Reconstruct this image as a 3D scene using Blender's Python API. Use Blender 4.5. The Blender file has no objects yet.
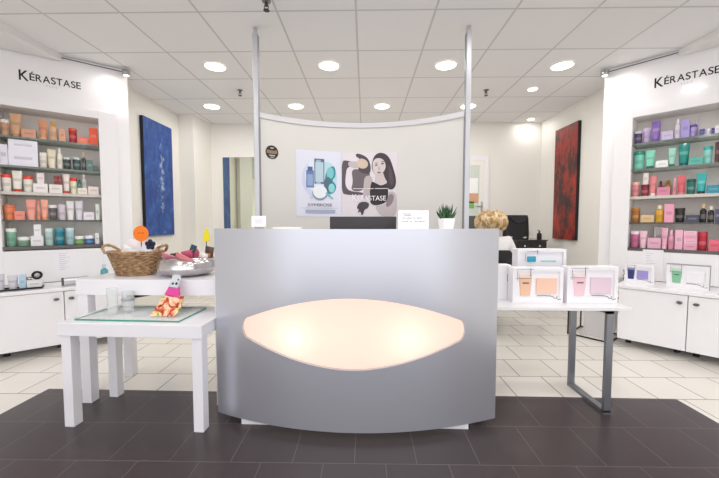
import bpy, bmesh, math, random
from mathutils import Vector, Matrix
random.seed(7)
PI = math.pi
SC = bpy.context.scene
COL = SC.collection

# ------------------------------------------------------------------ helpers
def lin(h):
    h = h.lstrip('#')
    v = [int(h[i:i + 2], 16) / 255 for i in (0, 2, 4)]
    return tuple(c / 12.92 if c <= .04045 else ((c + .055) / 1.055) ** 2.4 for c in v) + (1.0,)

def mixhex(a, b, t):
    pa = [int(a[i:i + 2], 16) for i in (0, 2, 4)]
    pb = [int(b[i:i + 2], 16) for i in (0, 2, 4)]
    return ''.join('%02x' % int(round(x * (1 - t) + y * t)) for x, y in zip(pa, pb))

_m = {}
def mat(h, rough=.5, metal=0.0, coat=0.0, trans=0.0, ior=1.45, emit=0.0, alpha=1.0, noise=True):
    key = (h, rough, metal, coat, trans, emit, alpha)
    if key in _m: return _m[key]
    m = bpy.data.materials.new('surface_' + h)
    m.use_nodes = True
    nt = m.node_tree
    p = nt.nodes['Principled BSDF']
    p.inputs['Base Color'].default_value = lin(h)
    p.inputs['Roughness'].default_value = rough
    p.inputs['Metallic'].default_value = metal
    p.inputs['Coat Weight'].default_value = coat
    p.inputs['Coat Roughness'].default_value = .08
    p.inputs['Transmission Weight'].default_value = trans
    p.inputs['IOR'].default_value = ior
    p.inputs['Alpha'].default_value = alpha
    if emit:
        p.inputs['Emission Color'].default_value = lin(h)
        p.inputs['Emission Strength'].default_value = emit
    if noise and not trans and not emit:
        tc = nt.nodes.new('ShaderNodeTexCoord')
        nz = nt.nodes.new('ShaderNodeTexNoise')
        nz.inputs['Scale'].default_value = 22
        nz.inputs['Detail'].default_value = 3
        mr = nt.nodes.new('ShaderNodeMapRange')
        mr.inputs['To Min'].default_value = max(0, rough - .012)
        mr.inputs['To Max'].default_value = min(1, rough + .012)
        nt.links.new(tc.outputs['Object'], nz.inputs['Vector'])
        nt.links.new(nz.outputs['Fac'], mr.inputs['Value'])
        nt.links.new(mr.outputs['Result'], p.inputs['Roughness'])
    _m[key] = m
    return m

def ramp_mat(name, stops, scale=4, detail=8, stretch=(1, 1, 1), rough=.6, distort=0.0, metal=0.0, bump=0.0, roughness=.6):
    """material whose colour runs along a noise: stops = [(pos, hex), ...]"""
    m = bpy.data.materials.new(name)
    m.use_nodes = True
    nt = m.node_tree
    p = nt.nodes['Principled BSDF']
    p.inputs['Roughness'].default_value = rough
    p.inputs['Metallic'].default_value = metal
    tc = nt.nodes.new('ShaderNodeTexCoord')
    mp = nt.nodes.new('ShaderNodeMapping')
    mp.inputs['Scale'].default_value = stretch
    nz = nt.nodes.new('ShaderNodeTexNoise')
    nz.inputs['Scale'].default_value = scale
    nz.inputs['Detail'].default_value = detail
    nz.inputs['Roughness'].default_value = roughness
    nz.inputs['Distortion'].default_value = distort
    cr = nt.nodes.new('ShaderNodeValToRGB')
    while len(cr.color_ramp.elements) < len(stops): cr.color_ramp.elements.new(.5)
    for e, (pos, h) in zip(cr.color_ramp.elements, stops):
        e.position = pos; e.color = lin(h)
    L = nt.links.new
    L(tc.outputs['Object'], mp.inputs['Vector']); L(mp.outputs['Vector'], nz.inputs['Vector'])
    L(nz.outputs['Fac'], cr.inputs['Fac']); L(cr.outputs['Color'], p.inputs['Base Color'])
    if bump:
        b = nt.nodes.new('ShaderNodeBump'); b.inputs['Strength'].default_value = bump
        L(nz.outputs['Fac'], b.inputs['Height']); L(b.outputs['Normal'], p.inputs['Normal'])
    return m

def tile_mat(name, tile, tile2, joint, w, h, mortar, offset, shift, rough, bump=.3, coat=0.0):
    m = bpy.data.materials.new(name)
    m.use_nodes = True
    nt = m.node_tree
    p = nt.nodes['Principled BSDF']
    tc = nt.nodes.new('ShaderNodeTexCoord')
    mp = nt.nodes.new('ShaderNodeMapping')
    mp.inputs['Location'].default_value = (shift[0], shift[1], 0)
    bk = nt.nodes.new('ShaderNodeTexBrick')
    bk.offset = offset; bk.offset_frequency = 2; bk.squash = 1.0
    for k, v in (('Color1', lin(tile)), ('Color2', lin(tile2)), ('Mortar', lin(joint)), ('Scale', 1.0), ('Mortar Size', mortar),
                 ('Mortar Smooth', .1), ('Bias', 0.0), ('Brick Width', w), ('Row Height', h)):
        bk.inputs[k].default_value = v
    nz = nt.nodes.new('ShaderNodeTexNoise'); nz.inputs['Scale'].default_value = 5; nz.inputs['Detail'].default_value = 6
    mr = nt.nodes.new('ShaderNodeMapRange')
    mr.inputs['To Min'].default_value = max(.03, rough - .07); mr.inputs['To Max'].default_value = rough + .07
    bp = nt.nodes.new('ShaderNodeBump'); bp.inputs['Strength'].default_value = bump; bp.inputs['Distance'].default_value = .002; bp.invert = True
    L = nt.links.new
    L(tc.outputs['Object'], mp.inputs['Vector']); L(mp.outputs['Vector'], bk.inputs['Vector'])
    L(tc.outputs['Object'], nz.inputs['Vector']); L(nz.outputs['Fac'], mr.inputs['Value']); L(mr.outputs['Result'], p.inputs['Roughness'])
    L(bk.outputs['Color'], p.inputs['Base Color'])
    L(bk.outputs['Fac'], bp.inputs['Height']); L(bp.outputs['Normal'], p.inputs['Normal'])
    p.inputs['Coat Weight'].default_value = coat
    return m

class B:
    """collects shapes into one mesh"""
    def __init__(s): s.bm = bmesh.new(); s.mi = 0
    def face(s, vs):
        try:
            f = s.bm.faces.new(vs); f.material_index = s.mi; return f
        except ValueError: return None
    def v(s, p): return s.bm.verts.new(p)
    def loft(s, rings, cap0=True, cap1=True, closed=True):
        R = [[s.v(p) for p in r] for r in rings]
        n = len(R[0])
        for a, b in zip(R, R[1:]):
            for i in range(n if closed else n - 1):
                j = (i + 1) % n
                s.face((a[i], a[j], b[j], b[i]))
        if cap0: s.face(R[0][::-1])
        if cap1: s.face(R[-1])
        return s
    def lathe(s, prof, c=(0, 0, 0), n=24, sx=1, sy=1, cap0=True, cap1=True):
        return s.loft([[(c[0] + r * sx * math.cos(2 * PI * i / n), c[1] + r * sy * math.sin(2 * PI * i / n), c[2] + z) for i in range(n)] for r, z in prof], cap0, cap1)
    def box(s, x0, x1, y0, y1, z0, z1, bev=0.0, M=None, seg=2):
        vs = [s.v((x, y, z)) for z in (z0, z1) for x, y in ((x0, y0), (x1, y0), (x1, y1), (x0, y1))]
        fs = [s.face([vs[i] for i in q]) for q in ((3, 2, 1, 0), (4, 5, 6, 7), (0, 1, 5, 4), (1, 2, 6, 5), (2, 3, 7, 6), (3, 0, 4, 7))]
        if bev:
            es = list({e for f in fs for e in f.edges})
            r = bmesh.ops.bevel(s.bm, geom=es, offset=bev, segments=seg, affect='EDGES', profile=.5)
            vs = list({v for f in r['faces'] for v in f.verts} | {v for v in vs if v.is_valid})
            for f in r['faces']: f.material_index = s.mi
        if M is not None:
            bmesh.ops.transform(s.bm, matrix=M, verts=[v for v in vs if v.is_valid])
        return s
    def prism(s, pts, z0, z1):
        return s.loft([[(x, y, z0) for x, y in pts], [(x, y, z1) for x, y in pts]])
    def plate(s, pts, y0, y1):
        """outline in x-z, extruded along y"""
        return s.loft([[(x, y1, z) for x, z in pts], [(x, y0, z) for x, z in pts]])
    def tube(s, pts, r, n=8, closed=False, taper=None):
        pts = [Vector(p) for p in pts]
        rings = []
        N = len(pts)
        prev = None
        for i, p in enumerate(pts):
            if closed: d = (pts[(i + 1) % N] - pts[i - 1]).normalized()
            else: d = (pts[min(i + 1, N - 1)] - pts[max(i - 1, 0)]).normalized()
            if prev is None:
                a = d.cross(Vector((0, 0, 1)))
                if a.length < 1e-3: a = d.cross(Vector((0, 1, 0)))
            else: a = prev - d * prev.dot(d)
            a.normalize(); prev = a
            b = d.cross(a)
            rr = r if taper is None else r * taper[i]
            rings.append([tuple(p + (a * math.cos(2 * PI * k / n) + b * math.sin(2 * PI * k / n)) * rr) for k in range(n)])
        if closed:
            R = [[s.v(q) for q in g] for g in rings]
            for i in range(N):
                A, Bq = R[i], R[(i + 1) % N]
                for k in range(n):
                    s.face((A[k], A[(k + 1) % n], Bq[(k + 1) % n], Bq[k]))
            return s
        return s.loft(rings)
    def ball(s, c, r, sx=1, sy=1, sz=1, n=16):
        prof = [(r * math.sin(PI * k / 10), -r * math.cos(PI * k / 10) * sz) for k in range(1, 10)]
        return s.lathe(prof, c, n, sx, sy)
    def build(s, name, m, parent=None, smooth=True, loc=None, rz=None, angle=35):
        bmesh.ops.recalc_face_normals(s.bm, faces=s.bm.faces[:])
        me = bpy.data.meshes.new(name)
        s.bm.to_mesh(me); s.bm.free()
        for x in (m if isinstance(m, (list, tuple)) else [m]): me.materials.append(x)
        if smooth:
            for p in me.polygons: p.use_smooth = True
            me.set_sharp_from_angle(angle=math.radians(angle))
        o = bpy.data.objects.new(name, me)
        COL.objects.link(o)
        if parent is not None: o.parent = parent
        if loc is not None: o.location = loc
        if rz is not None: o.rotation_euler = (0, 0, rz)
        return o

def tag(o, label=None, cat=None, group=None, kind=None):
    if label: o['label'] = label
    if cat: o['category'] = cat
    if group: o['group'] = group
    if kind: o['kind'] = kind
    return o

def thing(name, label, cat, loc=(0, 0, 0), rz=0.0, group=None):
    o = bpy.data.objects.new(name, None)
    COL.objects.link(o)
    o.empty_display_size = .05
    o.location = loc; o.rotation_euler = (0, 0, rz)
    return tag(o, label, cat, group)

def copy_thing(o, parent=None):
    c = o.copy(); COL.objects.link(c)
    if parent is not None: c.parent = parent
    for ch in list(o.children): copy_thing(ch, c)
    return c

def text_polys(txt, bold=0.0):
    """mesh data of a word in the built-in font: verts, faces, cap height"""
    cu = bpy.data.curves.new('word', 'FONT'); cu.body = txt; cu.size = 1; cu.offset = bold
    ob = bpy.data.objects.new('word', cu); COL.objects.link(ob)
    bpy.context.view_layer.update()
    dg = bpy.context.evaluated_depsgraph_get()
    me = bpy.data.meshes.new_from_object(ob.evaluated_get(dg))
    V = [tuple(v.co[:2]) for v in me.vertices]; Fc = [tuple(p.vertices) for p in me.polygons]
    bpy.data.objects.remove(ob); bpy.data.curves.remove(cu); bpy.data.meshes.remove(me)
    return V, Fc

CAP = None
def cap_height():
    global CAP
    if CAP is None:
        V, _ = text_polys('E'); CAP = max(y for x, y in V)
    return CAP

def add_text(b, txt, x0, z0, h, width=None, fn=None, bold=0.0):
    """adds a word to b, capitals h tall, baseline z0, from x0; fn maps (x, z) to a point"""
    V, Fc = text_polys(txt, bold)
    s = h / cap_height()
    mx = max(x for x, y in V); mn = min(x for x, y in V)
    sx = s if width is None else width / (mx - mn)
    fn = fn or (lambda x, z: (x, 0, z))
    vs = [b.v(fn(x0 + (x - mn) * sx, z0 + y * s)) for x, y in V]
    for f in Fc: b.face([vs[i] for i in f])
    return (mx - mn) * sx
PRODUCTS = [
('L', 'jar', -0.927, 1.93, 0.061, 0.1431, 0, 'c99a7c', 'f0e6dc', 'copper pink jar with a pale lid, first from the left on the top left shelf'),
('L', 'tube', -0.855, 1.93, 0.075, 0.2095, 0, 'd6a880', 'c08a5e', 'tall rose gold tube, the tallest product on the top left shelf'),
('L', 'box', -0.772, 1.93, 0.097, 0.0805, 0, 'd79c80', None, 'low copper pink box beside the tall rose gold tube'),
('L', 'tube', -0.675, 1.93, 0.064, 0.1839, 0, 'd99874', 'e8b890', 'copper pink tube right of the low copper box'),
('L', 'bottle', -0.604, 1.93, 0.062, 0.1873, 0, 'e0b494', 'd8a23c', 'pale gold bottle with a gold cap on the top left shelf'),
('L', 'box', -0.537, 1.93, 0.046, 0.1188, 0, 'e2a888', None, 'narrow peach box between the gold capped bottle and the red bottle'),
('L', 'jar', -0.461, 1.93, 0.065, 0.1408, 0, 'b3202a', 'd65a3c', 'glossy red bottle on the top left shelf'),
('L', 'box', -0.38, 1.93, 0.082, 0.0661, 0, 'ee6a48', None, 'low orange box right of the red bottle'),
('L', 'box', -0.301, 1.93, 0.065, 0.1671, 0, 'f0562e', None, 'tall bright orange box at the right end of the top left shelf'),
('L', 'box', -0.941, 1.667, 0.052, 0.1834, 0, 'eeeaf4', None, 'white box cut by the left edge of the second left shelf'),
('L', 'box', -0.815, 1.667, 0.195, 0.142, 0, 'edeaf6', None, 'wide white box, lower of two stacked on the second left shelf'),
('L', 'box', -0.813, 1.809, 0.192, 0.0953, 0, 'efedf7', None, 'wide flat white box, upper of two stacked on the second left shelf'),
('L', 'jar', -0.683, 1.667, 0.057, 0.1403, 0, 'e6e0d4', 'f2efe8', 'cream jar right of the stacked white boxes'),
('L', 'tube', -0.622, 1.667, 0.065, 0.1806, 0, 'e9dfc6', 'efe6d2', 'cream tube on the second left shelf'),
('L', 'bottle', -0.565, 1.667, 0.039, 0.1974, 0, 'ede6d8', 'f0ebe0', 'slim cream bottle left of the dark green jars'),
('L', 'jar', -0.513, 1.667, 0.061, 0.1178, 0, '2e3a3c', 'c9cdd0', 'very dark green jar with silver lid, left one of the pair'),
('L', 'jar', -0.44, 1.667, 0.066, 0.1261, 0, '35514e', 'c4cbca', 'dark green jar with silver lid, right one of the pair'),
('L', 'bottle', -0.385, 1.667, 0.036, 0.1717, 0, '3a4144', 'd6b9a0', 'slim dark dropper bottle beside the dark green jars'),
('L', 'box', -0.339, 1.667, 0.05, 0.1079, 0, '5d7a76', None, 'grey green box right of the slim dark bottle'),
('L', 'box', -0.291, 1.667, 0.039, 0.0479, 0, '40605a', None, 'small dark green box at the right end of the second left shelf'),
('L', 'jar', -0.936, 1.432, 0.067, 0.1534, 0, 'f2ece4', 'e8442c', 'white jar with red lid, leftmost on the third left shelf'),
('L', 'tube', -0.865, 1.432, 0.069, 0.1911, 0, 'f2ede4', 'd8392c', 'white tube standing on a red cap between two red lidded jars'),
('L', 'jar', -0.794, 1.432, 0.071, 0.147, 0, 'efe9df', 'e5452e', 'white jar with red lid right of the white red capped tube'),
('L', 'box', -0.709, 1.432, 0.1, 0.084, 0, 'f1e9e8', None, 'white box with a small pink carton on top'),
('L', 'box', -0.707, 1.516, 0.05, 0.0981, 0, 'eedfe0', None, 'small pale pink carton standing on a white box'),
('L', 'box', -0.602, 1.432, 0.094, 0.0816, 0, 'efe8e4', None, 'white box with two dark red cups on top'),
('L', 'box', -0.599, 1.5136, 0.028, 0.0812, 0, '7c1c20', None, 'dark red cube on a white box, left one of two'),
('L', 'box', -0.569, 1.5136, 0.028, 0.0836, 0, '861e22', None, 'dark red cube on a white box, right one of two'),
('L', 'tube', -0.524, 1.432, 0.05, 0.1881, 0, 'f4e4dc', 'dc3b30', 'white tube with red cap, second one on the third left shelf'),
('L', 'jar', -0.47, 1.432, 0.057, 0.1537, 0, 'ece8cc', 'e03c2c', 'white jar with red lid, rightmost on the third left shelf'),
('L', 'box', -0.404, 1.432, 0.075, 0.06, 0, 'f2e6da', None, 'low cream box under the small teal bottle'),
('L', 'bottle', -0.426, 1.492, 0.025, 0.0823, 0, '1f6f6c', '1c5654', 'small teal bottle standing on a low cream box'),
('L', 'bottle', -0.389, 1.492, 0.038, 0.1346, 0, 'c9c6c0', 'd8d6d2', 'pale grey bottle standing beside the small teal bottle'),
('L', 'box', -0.318, 1.432, 0.083, 0.0801, 0, 'f3e3dd', None, 'pale pink box at the right end of the third left shelf'),
('L', 'jar', -0.926, 1.174, 0.078, 0.1384, 0, 'ee8a58', 'd8764a', 'orange jar with copper lid, leftmost on the fourth left shelf'),
('L', 'box', -0.859, 1.174, 0.068, 0.0813, 0, 'ee8f7c', None, 'salmon box beside the orange jar'),
('L', 'tube', -0.782, 1.174, 0.072, 0.1893, 0, 'f4a596', 'f0b49c', 'wide salmon tube left of a slim salmon bottle'),
('L', 'bottle', -0.731, 1.174, 0.025, 0.1819, 0, 'f09a80', 'e98a70', 'slim salmon bottle between two salmon tubes'),
('L', 'tube', -0.69, 1.174, 0.053, 0.1929, 0, 'f6ac94', 'ee9a78', 'salmon tube right of the slim salmon bottle'),
('L', 'jar', -0.632, 1.174, 0.062, 0.1427, 0, '5a565c', 'ece8e8', 'dark grey jar with a white lid on the fourth left shelf'),
('L', 'jar', -0.567, 1.174, 0.061, 0.1495, 0, 'd9cbd6', 'ddd2dc', 'lilac jar right of the dark grey jar'),
('L', 'tube', -0.504, 1.174, 0.058, 0.1855, 0, 'ebe8ea', 'f4f2f2', 'white tube right of the lilac jar'),
('L', 'tube', -0.437, 1.174, 0.062, 0.188, 0, 'dcd8e2', 'e4e0ea', 'pale lilac tube, rightmost tube on the fourth left shelf'),
('L', 'box', -0.362, 1.174, 0.085, 0.0804, 0, 'e7e2e8', None, 'low pale lilac box on the fourth left shelf'),
('L', 'box', -0.292, 1.174, 0.031, 0.1628, 0, 'dfe6dc', None, 'narrow pale green carton at the right end of the fourth left shelf'),
('L', 'jar', -0.925, 0.93, 0.071, 0.1655, 0, '7fb49b', 'f0f3ee', 'tall green jar with white lid on the bottom left shelf'),
('L', 'pot', -0.844, 0.93, 0.088, 0.0859, 0, '7da387', 'f2f3ee', 'low green tub with white lid beside the tall green jar'),
('L', 'box', -0.751, 0.93, 0.087, 0.0928, 0, 'eeeef0', None, 'white box with a small white carton on top on the bottom left shelf'),
('L', 'box', -0.745, 1.0228, 0.05, 0.1081, 0, 'f2f2f4', None, 'small white carton standing on a white box'),
('L', 'jar', -0.668, 0.93, 0.064, 0.1622, 0, 'b5d6d0', 'd9ebe6', 'pale mint jar left of the deep teal jar'),
('L', 'jar', -0.592, 0.93, 0.076, 0.1613, 0, '1f7f93', '3d98a6', 'deep teal jar on the bottom left shelf'),
('L', 'jar', -0.516, 0.93, 0.065, 0.1652, 0, 'a9cfd4', 'd6e8ea', 'pale aqua jar right of the deep teal jar'),
('L', 'pot', -0.444, 0.93, 0.073, 0.0847, 0, '79a860', 'f3f5f0', 'low leaf green tub with white lid on the bottom left shelf'),
('L', 'pot', -0.365, 0.93, 0.076, 0.0877, 0, '3f7cb4', 'f1f4f8', 'low blue tub with white lid on the bottom left shelf'),
('L', 'box', -0.304, 0.93, 0.033, 0.1117, 0, 'eceef0', None, 'white carton at the right end of the bottom left shelf'),
('R', 'jar', 0.295, 1.933, 0.062, 0.1257, 0, '4a3a66', 'd9d4e4', 'dark purple jar, leftmost on the top right shelf'),
('R', 'jar', 0.361, 1.933, 0.064, 0.1419, 0, 'b9a4cc', 'cfc0de', 'lilac jar beside the dark purple jar'),
('R', 'tube', 0.429, 1.933, 0.069, 0.1996, 0, '8463b4', '6a4a9a', 'tall purple tube on the top right shelf'),
('R', 'box', 0.512, 1.933, 0.081, 0.0838, 0, 'cdbfe2', None, 'pale lilac box right of the tall purple tube'),
('R', 'bottle', 0.583, 1.933, 0.038, 0.1849, 0, 'ddd3e4', 'e6deec', 'pale lilac bottle left of the violet pack'),
('R', 'box', 0.634, 1.933, 0.058, 0.1644, 0, 'a99ad8', None, 'violet carton pack on the top right shelf'),
('R', 'bottle', 0.699, 1.933, 0.035, 0.1895, 1, 'd3c2e6', 'dccfec', 'lilac bottle standing behind the round purple jar'),
('R', 'jar', 0.687, 1.933, 0.047, 0.1082, 0, 'b29fdb', '5a4a98', 'round lilac jar with a purple rim'),
('R', 'box', 0.745, 1.933, 0.033, 0.0564, 0, '3f3f8c', None, 'navy box, left one of two on the top right shelf'),
('R', 'jar', 0.783, 1.933, 0.036, 0.0534, 0, 'e8e4f4', 'ffffff', 'small white jar between two navy boxes'),
('R', 'box', 0.813, 1.933, 0.02, 0.0518, 0, '343480', None, 'navy box, right one of two on the top right shelf'),
('R', 'box', 0.843, 1.933, 0.035, 0.0717, 0, 'eeeaf6', None, 'white carton at the far right of the top right shelf'),
('R', 'jar', 0.308, 1.678, 0.087, 0.182, 0, '7ed3bd', '2f8f80', 'mint jar with teal lid, leftmost on the second right shelf'),
('R', 'tube', 0.394, 1.678, 0.073, 0.1788, 0, '86d8be', '1c6a5c', 'mint tube on a dark cap beside the mint jar'),
('R', 'box', 0.482, 1.678, 0.089, 0.0657, 0, 'f3f4f2', None, 'white box on the second right shelf'),
('R', 'tube', 0.553, 1.678, 0.053, 0.1776, 0, '9fd8c8', '1f7060', 'pale mint tube right of the white box'),
('R', 'tube', 0.632, 1.678, 0.078, 0.2062, 0, '0f8a80', '0b5e6a', 'tall deep teal tube, widest on the second right shelf'),
('R', 'box', 0.714, 1.678, 0.091, 0.0623, 0, '58bcae', None, 'low mint box right of the deep teal tube'),
('R', 'jar', 0.789, 1.678, 0.059, 0.1534, 0, '8fd6cc', '3aa8a0', 'tall mint jar beside a dark maroon box'),
('R', 'box', 0.849, 1.678, 0.035, 0.1785, 0, '4a1c1c', None, 'dark maroon carton at the far right of the second right shelf'),
('R', 'jar', 0.291, 1.41, 0.065, 0.145, 0, 'dd8f92', 'f0bdb4', 'pink jar, leftmost on the third right shelf'),
('R', 'jar', 0.364, 1.41, 0.067, 0.1144, 0, '8a2434', '7a1c2c', 'dark red jar with a small white carton on top'),
('R', 'box', 0.37, 1.5244, 0.038, 0.1121, 0, 'e9dcd8', None, 'small white carton standing on the dark red jar'),
('R', 'tube', 0.425, 1.41, 0.054, 0.1917, 0, 'e3858a', 'f3e9e6', 'pink tube on a white cap'),
('R', 'box', 0.503, 1.41, 0.094, 0.0795, 0, 'd987a0', None, 'pink box in front of small bottles on the third right shelf'),
('R', 'bottle', 0.47, 1.41, 0.036, 0.1497, 1, 'b4434c', '8f2c38', 'small red bottle behind the pink box'),
('R', 'bottle', 0.523, 1.41, 0.053, 0.1548, 1, 'd8a24e', 'c2872c', 'small gold bottle behind the pink box'),
('R', 'bottle', 0.58, 1.41, 0.024, 0.1579, 0, 'e58f9a', 'efb8bc', 'slim pink bottle left of the coral tube'),
('R', 'tube', 0.626, 1.41, 0.059, 0.1813, 0, 'd9606c', 'e88a8e', 'coral pink tube left of the dark green jar'),
('R', 'jar', 0.691, 1.41, 0.062, 0.1384, 0, '1d6c62', '134c48', 'dark green jar on the third right shelf'),
('R', 'tube', 0.757, 1.41, 0.066, 0.1861, 0, '2bb0b0', '10302f', 'bright teal tube on a black cap'),
('R', 'box', 0.836, 1.41, 0.088, 0.0724, 0, '2a8ea6', None, 'wide blue teal box at the right end of the third right shelf'),
('R', 'jar', 0.301, 1.15, 0.07, 0.1446, 0, 'a5681f', 'b87a30', 'amber jar, leftmost on the fourth right shelf'),
('R', 'box', 0.394, 1.15, 0.099, 0.073, 0, 'e0bd88', None, 'low gold box beside the amber jar'),
('R', 'bottle', 0.482, 1.15, 0.063, 0.1682, 0, 'dba634', 'f0dfb4', 'golden yellow bottle with a cream cap'),
('R', 'box', 0.551, 1.15, 0.066, 0.1752, 0, 'efa4bc', None, 'pink carton left of the black jar'),
('R', 'jar', 0.625, 1.15, 0.071, 0.1352, 0, '1c1a1c', '26221e', 'black jar with pale print on the fourth right shelf'),
('R', 'box', 0.711, 1.15, 0.091, 0.0686, 0, '3c4058', None, 'low navy box right of the black jar'),
('R', 'bottle', 0.779, 1.15, 0.044, 0.1667, 0, '18161a', 'd8b48a', 'black bottle with a gold cap'),
('R', 'bottle', 0.828, 1.15, 0.042, 0.1471, 0, '232326', 'e8e0cc', 'black dropper bottle with a cream top'),
('R', 'box', 0.871, 1.15, 0.035, 0.1192, 0, '4a4c66', None, 'navy carton at the far right of the fourth right shelf'),
('R', 'jar', 0.302, 0.896, 0.069, 0.1671, 0, 'c96a94', 'f4e6ec', 'magenta jar with white lid, leftmost on the bottom right shelf'),
('R', 'tube', 0.369, 0.896, 0.058, 0.1685, 0, 'f2c6d4', 'f6dbe4', 'pale pink tube beside the magenta jar'),
('R', 'box', 0.453, 0.896, 0.099, 0.1018, 0, 'eeb6cc', None, 'low pink box on the bottom right shelf'),
('R', 'box', 0.474, 0.896, 0.073, 0.2131, 1, 'e9e4e6', None, 'white carton standing behind the low pink box'),
('R', 'tube', 0.527, 0.896, 0.047, 0.2006, 0, 'f0b2c8', 'f6d0dc', 'pink tube, rightmost tube on the bottom right shelf'),
('R', 'bottle', 0.574, 0.896, 0.039, 0.1823, 0, 'ee9fbc', 'f4c4d6', 'slim pink bottle beside the tall pink carton'),
('R', 'box', 0.628, 0.896, 0.053, 0.1833, 0, 'f2b8cc', None, 'tall pink carton left of the stacked pink boxes'),
('R', 'box', 0.706, 0.896, 0.088, 0.0601, 0, 'f0a9c2', None, 'flat pink box, lowest of the stack of four'),
('R', 'box', 0.705, 0.9561, 0.088, 0.0388, 0, 'f4c0d0', None, 'flat pink box, second from the bottom of the stack of four'),
('R', 'box', 0.703, 0.9949, 0.088, 0.0388, 0, 'f0abc4', None, 'flat pink box, third from the bottom of the stack of four'),
('R', 'box', 0.702, 1.0337, 0.088, 0.0378, 0, 'f4c2d2', None, 'flat pink box, topmost of the stack of four'),
('R', 'jar', 0.784, 0.896, 0.066, 0.1681, 0, 'b81e34', 'c43044', 'red jar with pale print on the bottom right shelf'),
('R', 'box', 0.861, 0.896, 0.075, 0.0987, 0, 'ec6a80', None, 'coral pink box at the right end of the bottom right shelf'),
]

# ------------------------------------------------------------------ camera
cam = bpy.data.cameras.new('camera'); camo = bpy.data.objects.new('camera', cam); COL.objects.link(camo)
cam.sensor_width = 36; cam.lens = 336 / 719 * 36; cam.clip_start = .05
camo.location = (0, 0, 1.16)
camo.rotation_euler = (math.radians(87.0), 0, math.radians(.95))
SC.camera = camo

def thin_glass(name, tint, gl=.12, body=0.0, bodycol='ffffff'):
    m = bpy.data.materials.new(name); m.use_nodes = True; nt = m.node_tree; nt.nodes.clear()
    o = nt.nodes.new('ShaderNodeOutputMaterial'); tp = nt.nodes.new('ShaderNodeBsdfTransparent'); tp.inputs['Color'].default_value = lin(tint)
    g = nt.nodes.new('ShaderNodeBsdfGlossy'); g.inputs['Roughness'].default_value = .03
    d = nt.nodes.new('ShaderNodeBsdfDiffuse'); d.inputs['Color'].default_value = lin(bodycol)
    fr = nt.nodes.new('ShaderNodeLayerWeight'); fr.inputs['Blend'].default_value = gl
    m0 = nt.nodes.new('ShaderNodeMixShader'); m0.inputs[0].default_value = body
    nt.links.new(tp.outputs[0], m0.inputs[1]); nt.links.new(d.outputs[0], m0.inputs[2])
    m1 = nt.nodes.new('ShaderNodeMixShader'); geo = nt.nodes.new('ShaderNodeNewGeometry'); sb = nt.nodes.new('ShaderNodeMath'); sb.operation = 'SUBTRACT'; sb.inputs[0].default_value = 1; nt.links.new(geo.outputs['Backfacing'], sb.inputs[1])
    mu = nt.nodes.new('ShaderNodeMath'); mu.operation = 'MULTIPLY'; nt.links.new(fr.outputs['Fresnel'], mu.inputs[0]); nt.links.new(sb.outputs[0], mu.inputs[1]); nt.links.new(mu.outputs[0], m1.inputs[0]); nt.links.new(m0.outputs[0], m1.inputs[1]); nt.links.new(g.outputs[0], m1.inputs[2])
    nt.links.new(m1.outputs[0], o.inputs['Surface'])
    return m

WHITE = mat('f1eff1', .38)
WALLM = mat('efece6', .65)
GLOSS = mat('f4f2f4', .18, coat=.3)
BLACK = mat('161517', .45)
STEEL = mat('a9abb0', .3, metal=1.0)

# ------------------------------------------------------------------ setting
white_tile = tile_mat('floor_white_tile', 'efebe4', 'e9e4dc', 'aaa49c', .305, .31, .0045, .5, (-1.01 + .305 * 4 + .1525, -2.17 + .31 * 8), .2, coat=.1)
black_tile = tile_mat('floor_black_tile', '463d3f', '41383a', '645b5a', .30, .307, .0022, .5, (-1.0 + .15, -1.86 + .307 * 10), .33)
b = B()
A_, B_ = (-2.195, 2.24), (2.035, 2.175)
b.mi = 1
b.face([b.v(p + (0,)) for p in ((-2.195, -2.4), (2.035, -2.4), B_, A_)])
b.mi = 0
b.face([b.v(p + (0,)) for p in (A_, B_, (4.4, 2.14), (4.4, 5.9), (-4.4, 5.9), (-4.4, 2.27))])
b.face([b.v(p + (0,)) for p in ((-4.4, -2.4), (-2.195, -2.4), A_, (-4.4, 2.27))])
b.face([b.v(p + (0,)) for p in ((2.035, -2.4), (4.4, -2.4), (4.4, 2.14), B_)])
tag(b.build('floor', [white_tile, black_tile], smooth=False), kind='structure')

ceil_m = tile_mat('ceiling_tile', 'efeeef', 'ecebec', 'cbc9c9', .6, .6, .0085, 0.0, (.07 + .6 * 5, -2.62 + .6 * 10), .85, bump=.5)
b = B(); b.box(-4.4, 4.4, -2.4, 5.9, 2.75, 2.8)
tag(b.build('ceiling', ceil_m, smooth=False), kind='structure')
b = B(); b.prism([(-2.5, 5.9), (-2.521, 5.53), (-2.576, 5.075), (-2.8, 5.07), (-2.8, 3.73), (-2.69 - .788 * 1.75, 3.817 - .616 * 1.75), (-4.07, -2.4), (-4.4, -2.4), (-4.4, 5.9)], 0, 2.75)
tag(b.build('wall_left', WALLM, smooth=False), kind='structure')
b = B(); b.prism([(2.84, 5.9), (2.84, 3.767), (2.738 + .695 * 1.75, 3.873 - .719 * 1.75), (3.954, -2.4), (4.4, -2.4), (4.4, 5.9)], 0, 2.75)
tag(b.build('wall_right', WALLM, smooth=False), kind='structure')
b = B(); b.box(-4.4, 4.4, 5.53, 5.7, 0, 2.75)
tag(b.build('wall_back', WALLM, smooth=False), kind='structure')
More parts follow.
